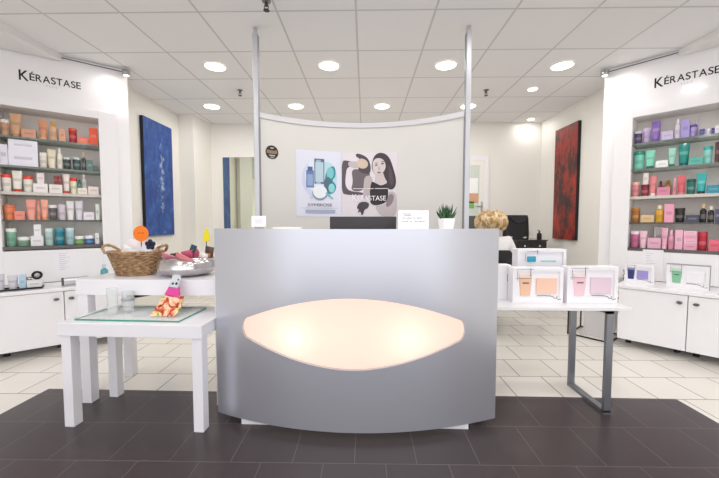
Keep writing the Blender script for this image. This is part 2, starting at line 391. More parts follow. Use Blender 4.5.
for side, x0, x1, y1 in (('left', -4.07, -2.9, 3.36), ('right', 2.91, 3.95, 3.3)):
    b = B(); b.box(x0, x1, -2.4, 2.9 if side == 'left' else 2.85, 2.69, 2.75)
    if side == 'left': b.prism([(-2.9, 2.9), (-2.9, 3.26), (-3.35, 2.9)], 2.69, 2.75)
    else: b.prism([(2.91, 2.85), (3.3, 2.85), (2.91, 3.25)], 2.69, 2.75)
    tag(b.build('trim_1' if side == 'left' else 'trim_2', mat('eceaea', .7), smooth=False), kind='structure')

# back door
d = bpy.data.objects.new('door_1', None); COL.objects.link(d); d.location = (1.55, 5.53, 0); tag(d, kind='structure')
b = B(); b.box(-.47, -.40, -.03, .0, 0, 2.14); b.box(.38, .45, -.03, 0, 0, 2.14); b.box(-.47, .45, -.03, 0, 2.14, 2.21)
b.build('door_frame', WHITE, d, smooth=False)
b = B(); b.box(-.40, -.30, -.022, -.001, .0, 2.14); b.box(.30, .38, -.022, -.001, 0, 2.14); b.box(-.3, .3, -.022, -.001, 2.06, 2.14); b.box(-.3, .3, -.022, -.001, 0, .3)
leaf = b.build('door_leaf', mat('efeee6', .4), d, smooth=False)
b = B(); b.box(-.3, .3, -.012, -.004, .3, 2.06); b.build('pane', mat('d5ddd2', .12), d, smooth=False)
for z0, z1, x0, x1, h in ((1.62, 1.86, .02, .28, 'fbfbfb'), (1.46, 1.61, .05, .29, 'd9a98a'), (1.37, 1.48, .03, .22, '7fb866'), (1.0, 1.25, .1, .29, '5b5d5e')):
    b = B(); b.box(x0, x1, -.016, -.0125, z0, z1); b.build('notice', mat(h, .6), d, smooth=False)
b = B(); b.box(.325, .355, -.03, -.022, 1.28, 1.48, .003); b.tube([(.34, -.03, 1.4), (.34, -.065, 1.4), (.24, -.07, 1.4)], .01)
b.build('door_handle', STEEL, d)

# wall mirror on the back wall
t = thing('wall_mirror', 'tall frameless wall mirror at the back left, reflecting a strip of the blue painting', 'mirror', (-1.85, 5.53, 0))
b = B(); b.box(-.48, .48, -.012, -.002, .3, 2.205); b.build('glass', mat('e3e8d6', .01, metal=1.0, noise=False), t, smooth=False)
b = B(); b.box(-.485, -.48, -.016, -.002, .295, 2.21); b.box(.48, .485, -.016, -.002, .295, 2.21); b.box(-.485, .485, -.016, -.002, 2.205, 2.21); b.box(-.485, .485, -.016, -.002, .295, .3)
b.build('edge_strip', mat('d9d8d2', .4), t, smooth=False)

# ------------------------------------------------------------------ ceiling fittings
proto = None
spots = [(-1.539, 3.51), (-.369, 3.51), (.822, 3.52), (2.01, 3.55), (-2.12, 4.70), (-.954, 4.71), (.232, 4.73), (1.419, 4.75)]
where = ['first from the left in the front row', 'second from the left in the front row', 'third from the left in the front row', 'fourth in the front row, nearest the right wall unit',
         'first from the left in the rear row, near the blue painting', 'second from the left in the rear row', 'third from the left in the rear row, above the partition', 'fourth in the rear row, crossed by the right pole']
def downlight(r, power, x, y):
    t = thing('downlight', 'x', 'ceiling light', (x, y, 2.75))
    b = B(); b.lathe([(r * 1.16, -.001), (r * 1.16, -.006), (r * 1.02, -.010), (r, -.004)], n=36, cap0=False, cap1=False); b.build('trim_ring', mat('f4f2ee', .4), t)
    b = B(); b.lathe([(r * 1.01, -.002), (r * 1.01, -.005)], n=36); b.build('diffuser', mat('fff6e6', .5, emit=7.0), t)
    return t
def lamp(x, y, power, size=.2, z=2.735, col=(1, .98, .955)):
    l = bpy.data.lights.new('lamp', 'AREA'); l.shape = 'DISK'; l.size = size; l.energy = power; l.color = col
    o = bpy.data.objects.new('lamp', l); COL.objects.link(o); o.location = (x, y, z)
    return o
PW = 4.6
for (x, y), w in zip(spots, where):
    t = downlight(.098, 0, x, y) if proto is None else copy_thing(proto)
    proto = proto or t
    t.location = (x, y, 2.75)
    tag(t, 'large round ceiling downlight, ' + w, 'ceiling light', 'large round ceiling downlights')
    lamp(x, y, PW)
for x, y, w in ((2.012, 4.16, 'small round ceiling downlight between the large lights near the red painting'), (2.578, 5.36, 'small round ceiling downlight in the back right corner')):
    t = downlight(.05, 0, x, y); tag(t, w, 'ceiling light', 'small round ceiling downlights'); lamp(x, y, 1.3, .09)
proto = None
for x, y, w in ((-1.517, 4.136, 'dark fire sprinkler head on the ceiling left of the left pole'), (1.464, 4.185, 'dark fire sprinkler head on the ceiling right of the right pole'), (-.714, 2.50, 'dark fire sprinkler head on the ceiling nearest the front, at the top edge')):
    if proto is None:
        t = thing('sprinkler_head', w, 'sprinkler', (x, y, 2.75)); proto = t
        b = B(); b.lathe([(.032, -.001), (.032, -.006), (.02, -.012)]); b.build('escutcheon', mat('8a8788', .35, metal=.8), t)
        b = B(); b.lathe([(.012, -.012), (.012, -.035), (.008, -.04)]); b.tube([(-.011, 0, -.03), (-.015, 0, -.05), (0, 0, -.066)], .004); b.tube([(.011, 0, -.03), (.015, 0, -.05), (0, 0, -.066)], .004); b.build('yoke', mat('5d5a5c', .35, metal=.8), t)
        b = B(); b.lathe([(.005, -.064), (.022, -.066), (.022, -.069), (.004, -.072)]); b.build('deflector', mat('4e4c4e', .35, metal=.8), t)
    else: t = copy_thing(proto)
    t.location = (x, y, 2.75); tag(t, w, 'sprinkler', 'ceiling sprinkler heads')

# ------------------------------------------------------------------ wall units
UL = dict(c=(-2.505, 3.581, 0), rz=math.radians(38), s=-1)
UR = dict(c=(2.522, 3.664, 0), rz=math.radians(-46), s=1)
def world(U, x, y, z=0):
    a = U['rz']
    return (U['c'][0] + x * math.cos(a) - y * math.sin(a), U['c'][1] + x * math.sin(a) + y * math.cos(a), U['c'][2] + z)

def wall_unit(U, side, shelves, front):
    s = U['s']
    X = lambda a, c: (min(s * a, s * c), max(s * a, s * c))
    t = thing('shelf_unit', 'white built-in display shelf unit angled on the %s, filled with hair products' % side, 'shelf unit', U['c'], U['rz'], 'angled display shelf units')
    b = B(); b.box(*X(0, 1.75), 0, .03, 2.22, 2.745); b.build('header_panel', GLOSS, t, smooth=False)
    b = B(); b.box(*X(0, .24), 0, .03, 0, 2.22); b.box(*X(0, .235), .03, .29, 0, 2.745); b.box(*X(.99, 1.75), 0, .03, 0, 2.22); b.box(*X(.24, .99), 0, .03, 0, .86); b.build('side_panel', WHITE, t, smooth=False)
    b = B(); b.box(*X(.11, .257), -.06, 0, .585, 2.26, .004); b.box(*X(.97, 1.12), -.06, 0, .585, 2.26, .004); b.box(*X(.257, .97), -.06, 0, 2.19, 2.26); b.box(*X(.257, .97), -.06, 0, .585, .89)
    b.build('frame', WHITE, t, smooth=False)
    b = B(); b.box(*X(.24, .257), .0, .24, .86, 2.22); b.box(*X(.97, .99), .0, .24, .86, 2.22); b.box(*X(.24, .99), .225, .245, .86, 2.22); b.box(*X(.24, .99), 0, .24, 2.19, 2.21)
    b.build('back_panel', mat('f8f2ee', .55), t, smooth=False)
    for k, z in enumerate(shelves):
        h, th, r = (('6f7772', .018, .12), ('6f7772', .018, .12), ('cdc8c0', .028, .4), ('4c4846', .014, .2), ('5a5553', .03, .3))[k]
        b = B(); b.box(*X(.2575, .9695), -.03 if k < 4 else -.062, .224, z - th, z)
        for f_ in b.bm.faces:
            f_.normal_update()
            if abs(f_.normal.z) < .5: f_.material_index = 1
        b.build('shelf', [thin_glass('shelf_glass', 'e2ece6', .3, .12, 'cfdcd6') if k in (0, 1, 3) else mat(h, r, coat=.3), mat(h, r, coat=.3)], t, smooth=False)
    # lettering on the header
    b = B()
    fn = lambda x, z: (x, -.0015, z)
    x = -.818 if s < 0 else .402
    w = add_text(b, 'K', x, 2.450, .090, .066, fn, bold=.012)
    x += w + .004
    for ch, wd in (('É', .036), ('R', .043), ('A', .053), ('S', .034), ('T', .042), ('A', .053), ('S', .034), ('E', .035)):
        w = add_text(b, ch, x, 2.462, .062, wd, fn, bold=.012); x += w + .005
    b.build('lettering', BLACK, t, smooth=False)
    b = B(); x = (-.825 if s < 0 else .40) + .19
    for ch in 'PARIS': x += add_text(b, ch, x, 2.428, .014, None, fn) + .008
    b.build('small_lettering', mat('b5b2b2', .5), t, smooth=False)
    # worktop and cabinets below
    e = .08 if s < 0 else .267
    g = 'white base cabinets under the %s shelf unit' % side
    b = B(); b.box(*X(e - .012, 1.74), front - .012, -.001, .55, .58, .004)
    o = b.build('worktop', GLOSS, None, smooth=False, loc=U['c'], rz=U['rz'])
    tag(o, 'long white worktop under the %s shelf unit, carrying displays' % side, 'worktop')
    for n, (x0, x1) in enumerate(((e, e + .463), (e + .463, e + .926), (e + .926, 1.735))):
        if n == 2 and x1 - x0 < .1: continue
        lab = {-1: ['white base cabinet behind the white tables, its knob on its left edge', 'white base cabinet at the left edge, its knob beside the door gap', 'white base cabinet beyond the left edge of the view'],
               1: ['white base cabinet behind the grey legged table, its knob on its right edge', 'white base cabinet at the far right, its knob on its left edge', 'white base cabinet beyond the right edge of the view']}[s][n]
        p = world(U, s * (x0 + x1) / 2, front)
        hw = (x1 - x0) / 2
        t2 = thing('base_cabinet', lab, 'cabinet', p, U['rz'], g)
        b = B(); b.box(-hw + .001, hw - .001, .02, -front - .002, .075, .549); b.build('body', WHITE, t2, smooth=False)
        b = B(); b.box(-hw + .003, hw - .003, 0, .019, .078, .545, .002); dr = b.build('door', WHITE, t2, smooth=False)
        kx = (hw - .05) * (1 if (n == 0) == (s > 0) else -1)
        b = B(); b.loft([[(kx + .02 * q * math.cos(2 * PI * i / 16), -yy, .483 + .013 * q * math.sin(2 * PI * i / 16)) for i in range(16)] for q, yy in ((.4, 0), (.4, .012), (1, .014), (1, .021), (.6, .026))]); b.build('knob', mat('7d7a78', .25, metal=.9), dr)
        for fx in (-hw + .06, hw - .06):
            b = B(); b.lathe([(.022, 0), (.022, .02), (.014, .025), (.014, .075)], (fx, .2, 0), 12); b.build('foot', BLACK, t2)
    return t
SHL = [1.93, 1.667, 1.432, 1.174, .93]
SHR = [1.933, 1.678, 1.41, 1.15, .896]
wall_unit(UL, 'left', SHL, -.46)
wall_unit(UR, 'right', SHR, -.5)

# cable spots above the headers
for U, side in ((UL, 'left'), (UR, 'right')):
    s = U['s']
    t = thing('spotlight', 'small steel spotlight on a thin black cable above the %s wall sign' % side, 'spotlight', world(U, s * .012, -.06, 2.70), U['rz'], 'cable spotlights above the wall signs')
    b = B(); b.lathe([(.012, .03), (.03, .022), (.038, 0), (.034, -.02), (.026, -.03)], (0, 0, 0), 18); b.build('spot_head', STEEL, t)
    b = B(); b.tube([(-.035, .01, .02), (.035, .01, .02)], .009, 10); b.tube([(0, .058, .025), (0, -.01, .025)], .009, 8); b.build('bracket', STEEL, t)
    b = B(); b.lathe([(.025, -.0302), (.02, -.033)], (0, 0, 0), 18); b.build('lens', mat('fff4e2', .3, emit=6), t)
    b = B(); b.tube([(s * .0, .035, .012), (s * .55, .042, .022)], .004, 6); b.build('cable', BLACK, t)
    l = bpy.data.lights.new('spot_beam', 'SPOT'); l.energy = 3; l.spot_size = math.radians(120); l.spot_blend = 1; l.shadow_soft_size = .03; l.color = (1, .97, .93)
    o = bpy.data.objects.new('spot_beam', l); COL.objects.link(o); o.location = world(U, s * .06, -.16, 2.62)
    tgt = Vector(world(U, s * .25, .1, 2.35)); o.rotation_euler = (tgt - Vector(o.location)).to_track_quat('-Z', 'Y').to_euler()

# ------------------------------------------------------------------ products
def sup(w, dpt, z, n=20, p=2.0):
    out = []
    for i in range(n):
        a = 2 * PI * i / n; c, s_ = math.cos(a), math.sin(a)
        out.append((w * math.copysign(abs(c) ** (2 / p), c), dpt * math.copysign(abs(s_) ** (2 / p), s_), z))
    return out
def product(kind, w, h, col, cap, name_prefix, label, cat_, loc, rz, group):
    bright = sum(int(col[i:i + 2], 16) for i in (0, 2, 4)) / 765
    m = mat(col, .32, coat=.25)
    pr = mat(mixhex(col, '3c3434' if bright > .55 else 'f2e6d8', .16 if bright > .55 else .35), .4)
    mc = mat(cap, .3, coat=.2) if cap else m
    nm = {'tube': 'product_tube', 'jar': 'product_jar', 'pot': 'product_tub', 'bottle': 'product_bottle', 'box': 'product_box'}[kind]
    t = thing(nm, label, cat_, loc, rz, group)
    r = w / 2
    if kind == 'tube':
        zc = .13 * h
        R = lambda f: (r * (.80 + .20 * f), r * (.74 * (1 - f ** 1.4) + .04))
        b = B(); b.loft([sup(*R(f), zc + (h - zc) * f, 24) for f in (0, .05, .2, .4, .6, .8, .93, 1)]); b.build('body', m, t)
        b = B(); b.lathe([(r * .74, 0), (r * .76, .004), (r * .76, zc - .001)], n=24); b.build('cap', mc, t)
        b = B()
        rg = []
        for f in (.42, .5, .58):
            wx, wy = R(f); wx += .0006; wy += .0006
            rg.append([(wx * math.cos(a), wy * math.sin(a), zc + (h - zc) * f) for a in [PI + PI * q / 10 for q in range(2, 9)]])
        b.loft(rg, False, False, closed=False); b.build('label', pr, t)
    elif kind in ('jar', 'pot'):
        zl = h * (.8 if kind == 'jar' else .62)
        k0 = .84 if kind == 'jar' else .97
        R = lambda f: r * (k0 + (.97 - k0) * f)
        b = B(); b.lathe([(R(0) * .9, 0), (R(0), .006)] + [(R(f), zl * f) for f in (.2, .5, .8, .96)] + [(R(1) * .94, zl)], n=28); b.build('body', m, t)
        b = B(); b.lathe([(r * .95, zl), (r, zl + .002), (r, h - .006), (r * .93, h)], n=28); b.build('lid', mc, t)
        b = B(); b.loft([[((R(f) + .0006) * math.cos(a), (R(f) + .0006) * math.sin(a), zl * f) for a in [PI + PI * q / 10 for q in range(2, 9)]] for f in (.38, .5, .62)], False, False, closed=False); b.build('label', pr, t)
    elif kind == 'bottle':
        b = B(); b.lathe([(r * .92, 0), (r, .005), (r, h * .6), (r * .92, h * .67), (r * .45, h * .74), (r * .42, h * .77)], n=24); b.build('body', m, t)
        b = B(); b.lathe([(r * .55, h * .765), (r * .58, h * .78), (r * .55, h * .985), (r * .4, h)], n=20); b.build('cap', mc, t)
        b = B(); b.loft([[((r + .0006) * math.cos(a), (r + .0006) * math.sin(a), h * f) for a in [PI + PI * q / 10 for q in range(2, 9)]] for f in (.2, .33, .45)], False, False, closed=False); b.build('label', pr, t)
    else:
        dp = min(w, .075) if w > .03 else w
        b = B(); b.box(-r, r, -dp / 2, dp / 2, 0, h, .0012); b.build('carton', m, t, smooth=False)
        b = B(); b.box(-r * .62, r * .62, -dp / 2 - .0007, -dp / 2 + .0005, h * .42, h * .6); b.build('label', pr, t, smooth=False)
        return t, dp
    return t, w * (.76 if kind == 'tube' else 1)
def place_products():
    for side, kind, xc, z, w, h, back, col, cap, label in PRODUCTS:
        U = UL if side == 'L' else UR
        dp = min(w, .075) if kind == 'box' and w > .03 else w * (.76 if kind == 'tube' else 1)
        y = (.115 if back else -.013) + dp / 2
        product(kind, w, h, col, cap, '', label, {'tube': 'tube', 'jar': 'jar', 'pot': 'tub', 'bottle': 'bottle', 'box': 'box'}[kind],
                world(U, xc * (1 + 0.0 * y), y, z + .0003), U['rz'], '%ss on the %s wall shelves' % ({'tube': 'tube', 'jar': 'jar', 'pot': 'low tub', 'bottle': 'bottle', 'box': 'carton'}[kind], 'left' if side == 'L' else 'right'))
place_products()

# ------------------------------------------------------------------ things on the wall worktops
def sheet(U, x0, x1, z0, z1, y, label, lines):
    t = thing('paper_notice', label, 'notice', world(U, (x0 + x1) / 2, y, z0), U['rz'])
    w, h = x1 - x0, z1 - z0
    b = B(); b.box(-w / 2, w / 2, -.001, 0, 0, h); b.build('sheet', mat('f2f0f4', .5), t, smooth=False)
    b = B()
    for k in range(lines):
        q = .3 + .5 * random.random()
        b.box(-w * .32, -w * .32 + w * .64 * q, -.0014, -.001, h * (.85 - .7 * k / lines), h * (.85 - .7 * k / lines) + .004)
    b.build('print', mat('c9c6cc', .6), t, smooth=False)
sheet(UL, -.635, -.43, .64, .885, -.0625, 'white paper notice standing against the panel under the left shelf unit', 9)
sheet(UR, .377, .53, .64, .885, -.0625, 'white paper notice on the panel between the two displays under the right shelf unit', 7)
# left tray
t = thing('tray', 'shallow black tray at the left edge of the left worktop, holding bottles', 'tray', world(UL, -.845, -.34, .58), UL['rz'])
b = B(); b.box(-.17, .16, -.06, .06, 0, .006, .002); b.box(-.17, .16, -.06, -.056, .006, .016); b.box(-.17, .16, .056, .06, .006, .016); b.box(-.17, -.166, -.056, .056, .006, .016); b.box(.156, .16, -.056, .056, .006, .016); b.build('base', BLACK, t, smooth=False)
product('tube', .05, .135, 'c9c6d0', 'e2e0e6', '', 'pale grey tube standing at the left edge of the black tray', 'tube', world(UL, -.945, -.34, .5865), UL['rz'], 'tubes on the black tray')
product('tube', .064, .118, 'cfcbd4', 'dddbe2', '', 'wider pale grey tube beside the pale blue box on the black tray', 'tube', world(UL, -.872, -.345, .5865), UL['rz'], 'tubes on the black tray')
product('box', .043, .118, 'b7d6ea', None, '', 'pale blue box standing on the black tray', 'box', world(UL, -.812, -.345, .5865), UL['rz'], 'boxes on the black tray')
product('box', .092, .068, 'e6e3e6', None, '', 'white box on the black tray carrying a dark hair clip', 'box', world(UL, -.738, -.345, .5865), UL['rz'], 'boxes on the black tray')
t = thing('hair_scrunchie', 'round black scrunchie with grey centre lying on the white box on the tray', 'hair accessory', world(UL, -.722, -.345, .6548), UL['rz'])
b = B(); b.tube([(.029 * math.cos(a), 0, .037 + .029 * math.sin(a)) for a in [2 * PI * k / 20 for k in range(20)]], .0085, 8, closed=True); b.build('ring', BLACK, t)
b = B(); b.ball((0, 0, .037), .021, 1, .6, 1); b.build('centre', mat('b5b0b4', .3, metal=.5), t)
t = thing('hair_clip', 'small gold hair clip beside the black scrunchie on the tray', 'hair accessory', world(UL, -.771, -.345, .6548), UL['rz'])
b = B(); b.tube([(-.018, 0, .006), (-.01, -.004, .022), (.004, -.004, .026), (.014, 0, .014)], .006, 8); b.build('bow', mat('a48a5c', .3, metal=.7), t)
b = B(); b.box(-.016, .016, -.008, .008, 0, .006, .002); b.build('base', mat('6f6254', .4), t)
t = thing('paper_roll', 'silver cylinder with a dark end lying on the left worktop beside the white console', 'roll', world(UL, -.50, -.36, .58), UL['rz'])
b = B(); b.tube([(-.05, 0, .037), (.12, 0.03, .037)], .036, 20); b.build('cylinder', mat('d3d1d6', .3, metal=.5), t)
b = B(); b.tube([(-.062, -.002, .037), (-.0501, 0, .037)], .0365, 20); b.build('end_cap', mat('4d4a4e', .4), t)
product('bottle', .062, .165, '5aa3ad', 'c7dade', '', 'small teal bottle on the left worktop beside the wicker basket', 'bottle', world(UL, -.255, -.27, .5805), UL['rz'], None)

# right displays
def carton(t, w, h, d, tube_c, block_c, dark=False, sprig=False, tubex=.26, blockx=(.47, .88), tall=True):
    bw = .022
    body = B(); body.box(-w / 2, w / 2, .010, d, 0, h, .0015)
    body.box(-w / 2, -w / 2 + bw, 0, .010, 0, h); body.box(w / 2 - bw, w / 2, 0, .010, 0, h); body.box(-w / 2 + bw, w / 2 - bw, 0, .010, h - bw, h); body.box(-w / 2 + bw, w / 2 - bw, 0, .010, 0, bw * 1.6)
    body.build('carton', mat('f4f2f6', .35, coat=.2), t, smooth=False)
    if dark:
        b = B(); b.box(-w / 2 - .004, w / 2 + .006, -.003, d, h, h + .006); b.box(w / 2, w / 2 + .006, -.003, d, 0, h); b.build('sleeve_edge', mat('a19c9f', .4), t, smooth=False)
    x = -w / 2 + w * tubex
    th = h * .52; tw = w * .125; z0 = h * .2
    b = B(); b.loft([[(x + px, .0085 + py * .25, z0 + pz) for px, py, pz in sup(tw * q, tw * .55, th * f, 18)] for f, q in ((0, .8), (.3, .86), (.7, .98), (1, 1.02))]); b.build('display_tube', mat(tube_c, .35, coat=.2), t)
    b = B(); b.box(x - tw * .98, x + tw * .98, .0085 - tw * .12, .0095, z0 + th, z0 + th + h * .1); b.build('tube_top', mat(mixhex(tube_c, 'ffffff', .45), .3), t, smooth=False)
    b = B(); b.box(x - tw * .5, x + tw * .5, .0085 - tw * .55 * .25 - .0022, .0085 - tw * .2 * .25, z0 + th * .66, z0 + th * .74); b.build('tube_label', mat(mixhex(tube_c, '402428', .55), .5), t, smooth=False)
    b = B(); b.box(-w / 2 + w * blockx[0], -w / 2 + w * blockx[1], .002, .0098, h * .26, h * .71, .002); b.build('display_block', mat(block_c, .45), t, smooth=False)
    b = B()
    X0 = -w / 2 + w * blockx[0]; X1 = -w / 2 + w * .95
    pts = [(X0 + .004 + (X1 - X0) * q, -.0008, h * zz) for q, zz in ((0, .215), (.12, .21), (.25, .22), (.4, .208), (.52, .205), (.66, .18), (.74, .12), (.8, .145), (.88, .09), (.96, .12), (1, .1))]
    b.tube(pts, .0017, 5); b.tube([pts[7], (pts[7][0] + .004, -.0008, pts[7][2] + .012)], .0014, 5); b.build('script_mark', BLACK, t)
    b = B(); L = -w / 2
    b.tube([(L + w * .09, -.0006, h * .64), (L + w * .09, -.0006, h * .92)], .0011, 5); b.tube([(L + w * .05, -.0006, h * .7), (L + w * .36, -.0006, h * .7)], .0009, 5); b.tube([(L + w * .06, -.0006, h * .96), (L + w * .42, -.0006, h * .96)], .0009, 5); b.tube([(L + w * .35, -.0006, h * .74), (L + w * .35, -.0006, h * 1.0)], .0015, 5)
    b.build('line_mark', mat('5c5358', .5), t)
    if sprig:
        b = B()
        for dx, zz in ((0, .1), (-.004, .3), (.004, .5)):
            b.tube([(L - .012 + dx, .03, h * zz), (L - .008 - dx, .03, h * (zz + .18))], .003, 6)
        b.build('sprig', BLACK, t)

TH = .655
t = thing('gift_carton', 'white display carton with peach tube and peach block, front left on the grey legged table', 'gift carton', (1.071, 2.08, TH), 0, 'white display cartons')
carton(t, .31, .218, .075, 'efc3a6', 'f7cdb6')
t = thing('gift_carton', 'white display carton with pink tube and pale pink block, right on the grey legged table', 'gift carton', (1.405, 2.08, TH), 0, 'white display cartons')
carton(t, .31, .225, .075, 'f2cdd6', 'e7cfdc')
t = thing('flat_carton', 'plain white carton lying flat under the carton with the blue item', 'carton', (1.18, 2.235, TH), 0)
b = B(); b.box(-.155, .155, 0, .09, 0, .1, .002); b.build('carton', mat('f0eef2', .4), t, smooth=False)
t = thing('gift_carton', 'white display carton with a bright blue item, raised behind the peach carton', 'gift carton', (1.174, 2.24, TH + .1005), 0, 'white display cartons')
b = B(); b.box(-.16, .16, .015, .085, 0, .22, .0015); b.box(-.16, .16, 0, .015, .2, .22); b.box(-.16, -.142, 0, .015, 0, .2); b.box(.142, .16, 0, .015, 0, .2); b.box(-.142, .142, 0, .015, 0, .02); b.build('carton', mat('eceaef', .4), t, smooth=False)
b = B(); b.box(-.092, -.035, .004, .0148, .135, .172, .005); b.build('blue_item', mat('189bb8', .25, coat=.4), t)
b = B(); b.box(.0, .1, .01, .0148, .135, .146, .002); b.build('teal_strip', mat('a9d3d6', .4), t)
b = B(); b.tube([(-.11, -.0006, .19), (-.11, -.0006, .14)], .0012, 5); b.tube([(-.1, -.0006, .205), (-.02, -.0006, .205)], .0012, 5); b.tube([(-.03, -.0006, .215), (-.03, -.0006, .185)], .0015, 5); b.build('line_mark', mat('5c5358', .5), t)
t = thing('white_box', 'narrow plain white box at the left end of the grey legged table, beside the desk', 'box', (.895, 2.16, TH), 0)
b = B(); b.box(-.05, .045, 0, .08, 0, .225, .002); b.build('carton', mat('f2f0f2', .4), t, smooth=False)
b = B(); b.box(.02, .026, -.0008, 0, .12, .17); b.build('dark_mark', mat('8c8688', .4), t, smooth=False)

t = thing('gift_carton', 'small white display carton with navy tube and lilac block on the right worktop', 'gift carton', world(UR, .388, -.32, .58), UR['rz'], 'white display cartons')
carton(t, .215, .172, .06, '353f7e', 'a293d2', sprig=True, tubex=.22, blockx=(.42, .8))
t = thing('gift_carton', 'white display carton with green tube in a grey sleeve on the right worktop', 'gift carton', world(UR, .712, -.32, .58), UR['rz'], 'white display cartons')
carton(t, .265, .2, .06, '8ac4a0', 'f3eff3', dark=True, tubex=.24)

# ------------------------------------------------------------------ reception desk
D = thing('reception_desk', 'curved silver reception desk with a glowing eye shaped light window', 'reception desk', (-.061, 1.89, 0), math.radians(-1.2))
HW, SAG = .803, .167
yf = lambda u: -SAG * (1 - (u / HW) ** 2)
ZB, ZT = .04, 1.12
def hole(u):
    """lower and upper edge of the light window at u"""
    t_ = abs(u + .008) / .613
    if t_ >= 1: return None
    de = (1 - t_) * .613
    up = .045 + .145 * (1 - t_ ** 1.9); dn = .045 + .147 * (1 - t_ ** 1.8)
    if de < .08:
        cap_ = math.sqrt(de * (.16 - de)); up = min(up, cap_); dn = min(dn, cap_)
    return .569 - dn, .569 + up
us = sorted(set([-HW + 2 * HW * k / 60 for k in range(61)] + [-.621 + d_ for d_ in (0, .001, .003, .006, .01, .016, .024, .034, .046, .06, .075)] + [.605 - d_ for d_ in (0, .001, .003, .006, .01, .016, .024, .034, .046, .06, .075)]))
def panel_mesh(th):
    b = B()
    cols = []
    for u in us:
        h = hole(u)
        cols.append((u, h if h and h[1] - h[0] > .002 else None))
    def col_v(u, h, off):
        y = yf(u) + off
        if h is None: zs = [ZB, .569, .569, ZT]; vs = [b.v((u, y, ZB)), b.v((u, y, .569))]; return vs[0], vs[1], vs[1], b.v((u, y, ZT))
        return b.v((u, y, ZB)), b.v((u, y, h[0])), b.v((u, y, h[1])), b.v((u, y, ZT))
    F = [col_v(u, h, 0) for u, h in cols]; K = [col_v(u, h, th) for u, h in cols]
    def q(*vs):
        o = []
        for v_ in vs:
            if v_ not in o: o.append(v_)
        if len(o) > 2: b.face(o)
    for i in range(len(us) - 1):
        for S in (F, K):
            q(S[i][0], S[i + 1][0], S[i + 1][1], S[i][1]); q(S[i][2], S[i + 1][2], S[i + 1][3], S[i][3])
        q(F[i][0], F[i + 1][0], K[i + 1][0], K[i][0]); q(F[i][3], F[i + 1][3], K[i + 1][3], K[i][3])
        if cols[i][1] or cols[i + 1][1]:
            q(F[i][1], F[i + 1][1], K[i + 1][1], K[i][1]); q(F[i][2], F[i + 1][2], K[i + 1][2], K[i][2])
    for i in (0, -1):
        q(F[i][0], F[i][1], K[i][1], K[i][0]); q(F[i][1], F[i][3], K[i][3], K[i][1])
    return b
silver = mat('ced0da', .3, metal=.72)
panel_mesh(.022).build('front_panel', silver, D, angle=50)
# light window
b = B(); ku = [-.66 + 1.32 * k / 40 for k in range(41)]
b.loft([[(u, yf(u) + .024, z) for z in (.34, .45, .57, .69, .8)] for u in ku], False, False, closed=False)
pm = bpy.data.materials.new('opal_glass'); pm.use_nodes = True; nt = pm.node_tree; nt.nodes.clear()
out = nt.nodes.new('ShaderNodeOutputMaterial'); tr = nt.nodes.new('ShaderNodeBsdfTranslucent'); tr.inputs['Color'].default_value = lin('fff1ea')
em = nt.nodes.new('ShaderNodeEmission'); em.inputs['Color'].default_value = lin('fde4d8'); em.inputs['Strength'].default_value = .40
ad = nt.nodes.new('ShaderNodeAddShader'); nt.links.new(tr.outputs[0], ad.inputs[0]); nt.links.new(em.outputs[0], ad.inputs[1]); nt.links.new(ad.outputs[0], out.inputs['Surface'])
b.build('light_window', pm, D)
b = B(); b.box(-.68, .68, .13, .14, .3, .84); b.box(-.68, .68, -.0, .13, .29, .3); b.box(-.68, .68, -.0, .13, .84, .85); b.build('light_box', mat('f4f0ea', .6), D, smooth=False)
for u in (-.31, .285):
    b = B(); b.ball((u, .03, .525), .028); bo = b.build('bulb', mat('ffe9c8', .4, emit=2), D)
    l = bpy.data.lights.new('bulb_light', 'POINT'); l.energy = .10; l.shadow_soft_size = .03; l.color = (1, .9, .78)
    o = bpy.data.objects.new('bulb_light', l); COL.objects.link(o); o.location = (u - .061, 1.89 - .035, .53)
b = B(); b.box(-.645, .64, -.048, .55, 0, .0398, .001); b.build('plinth', WHITE, D, smooth=False)
b = B(); b.box(-.75, -.71, .03, .62, .0398, 1.075); b.box(.71, .75, .03, .62, .0398, 1.075); b.build('side_panel', WHITE, D, smooth=False)
b = B(); b.prism([(u, yf(u) + .024) for u in [-.78 + 1.56 * k / 30 for k in range(31)]] + [(.78, .26), (-.78, .26)], 1.075, 1.10); b.build('counter', mat('f2f0f2', .25, coat=.2), D, smooth=False)
b = B(); b.box(-.709, .709, .27, .7, .715, .74, .003); b.build('worktop', WHITE, D, smooth=False)

# on the counter
t = thing('potted_succulent', 'spiky green succulent in a white square pot on the reception desk', 'plant', (.482, 2.005, 1.1003), .25)
b = B(); b.loft([[(sx_ * q, sy_ * q, z) for sx_, sy_ in ((-1, -1), (1, -1), (1, 1), (-1, 1))] for q, z in ((.028, 0), (.037, .078), (.033, .078), (.032, .068))]); b.build('pot', mat('f0eff0', .3, coat=.2), t, smooth=False)
b = B(); b.box(-.031, .031, -.031, .031, .06, .069); b.build('soil', mat('4a3426', .9), t, smooth=False)
b = B()
for ring, n, lean, ln in ((0, 8, 1.3, .075), (1, 9, .95, .092), (2, 7, .55, .1), (3, 4, .2, .098)):
    for k in range(n):
        a = 2 * PI * k / n + ring * .5 + random.uniform(-.1, .1); le = lean + random.uniform(-.12, .12); L_ = ln * random.uniform(.85, 1.1)
        pts = []; tp = []
        for q in range(6):
            f = q / 5; ang = le * (1 - .35 * f)
            rr = .006 + L_ * f * math.sin(ang); zz = .066 + L_ * f * math.cos(ang)
            pts.append((rr * math.cos(a), rr * math.sin(a), zz)); tp.append((.7, 1, .95, .75, .45, .06)[q])
        b.tube(pts, .0065, 6, taper=tp)
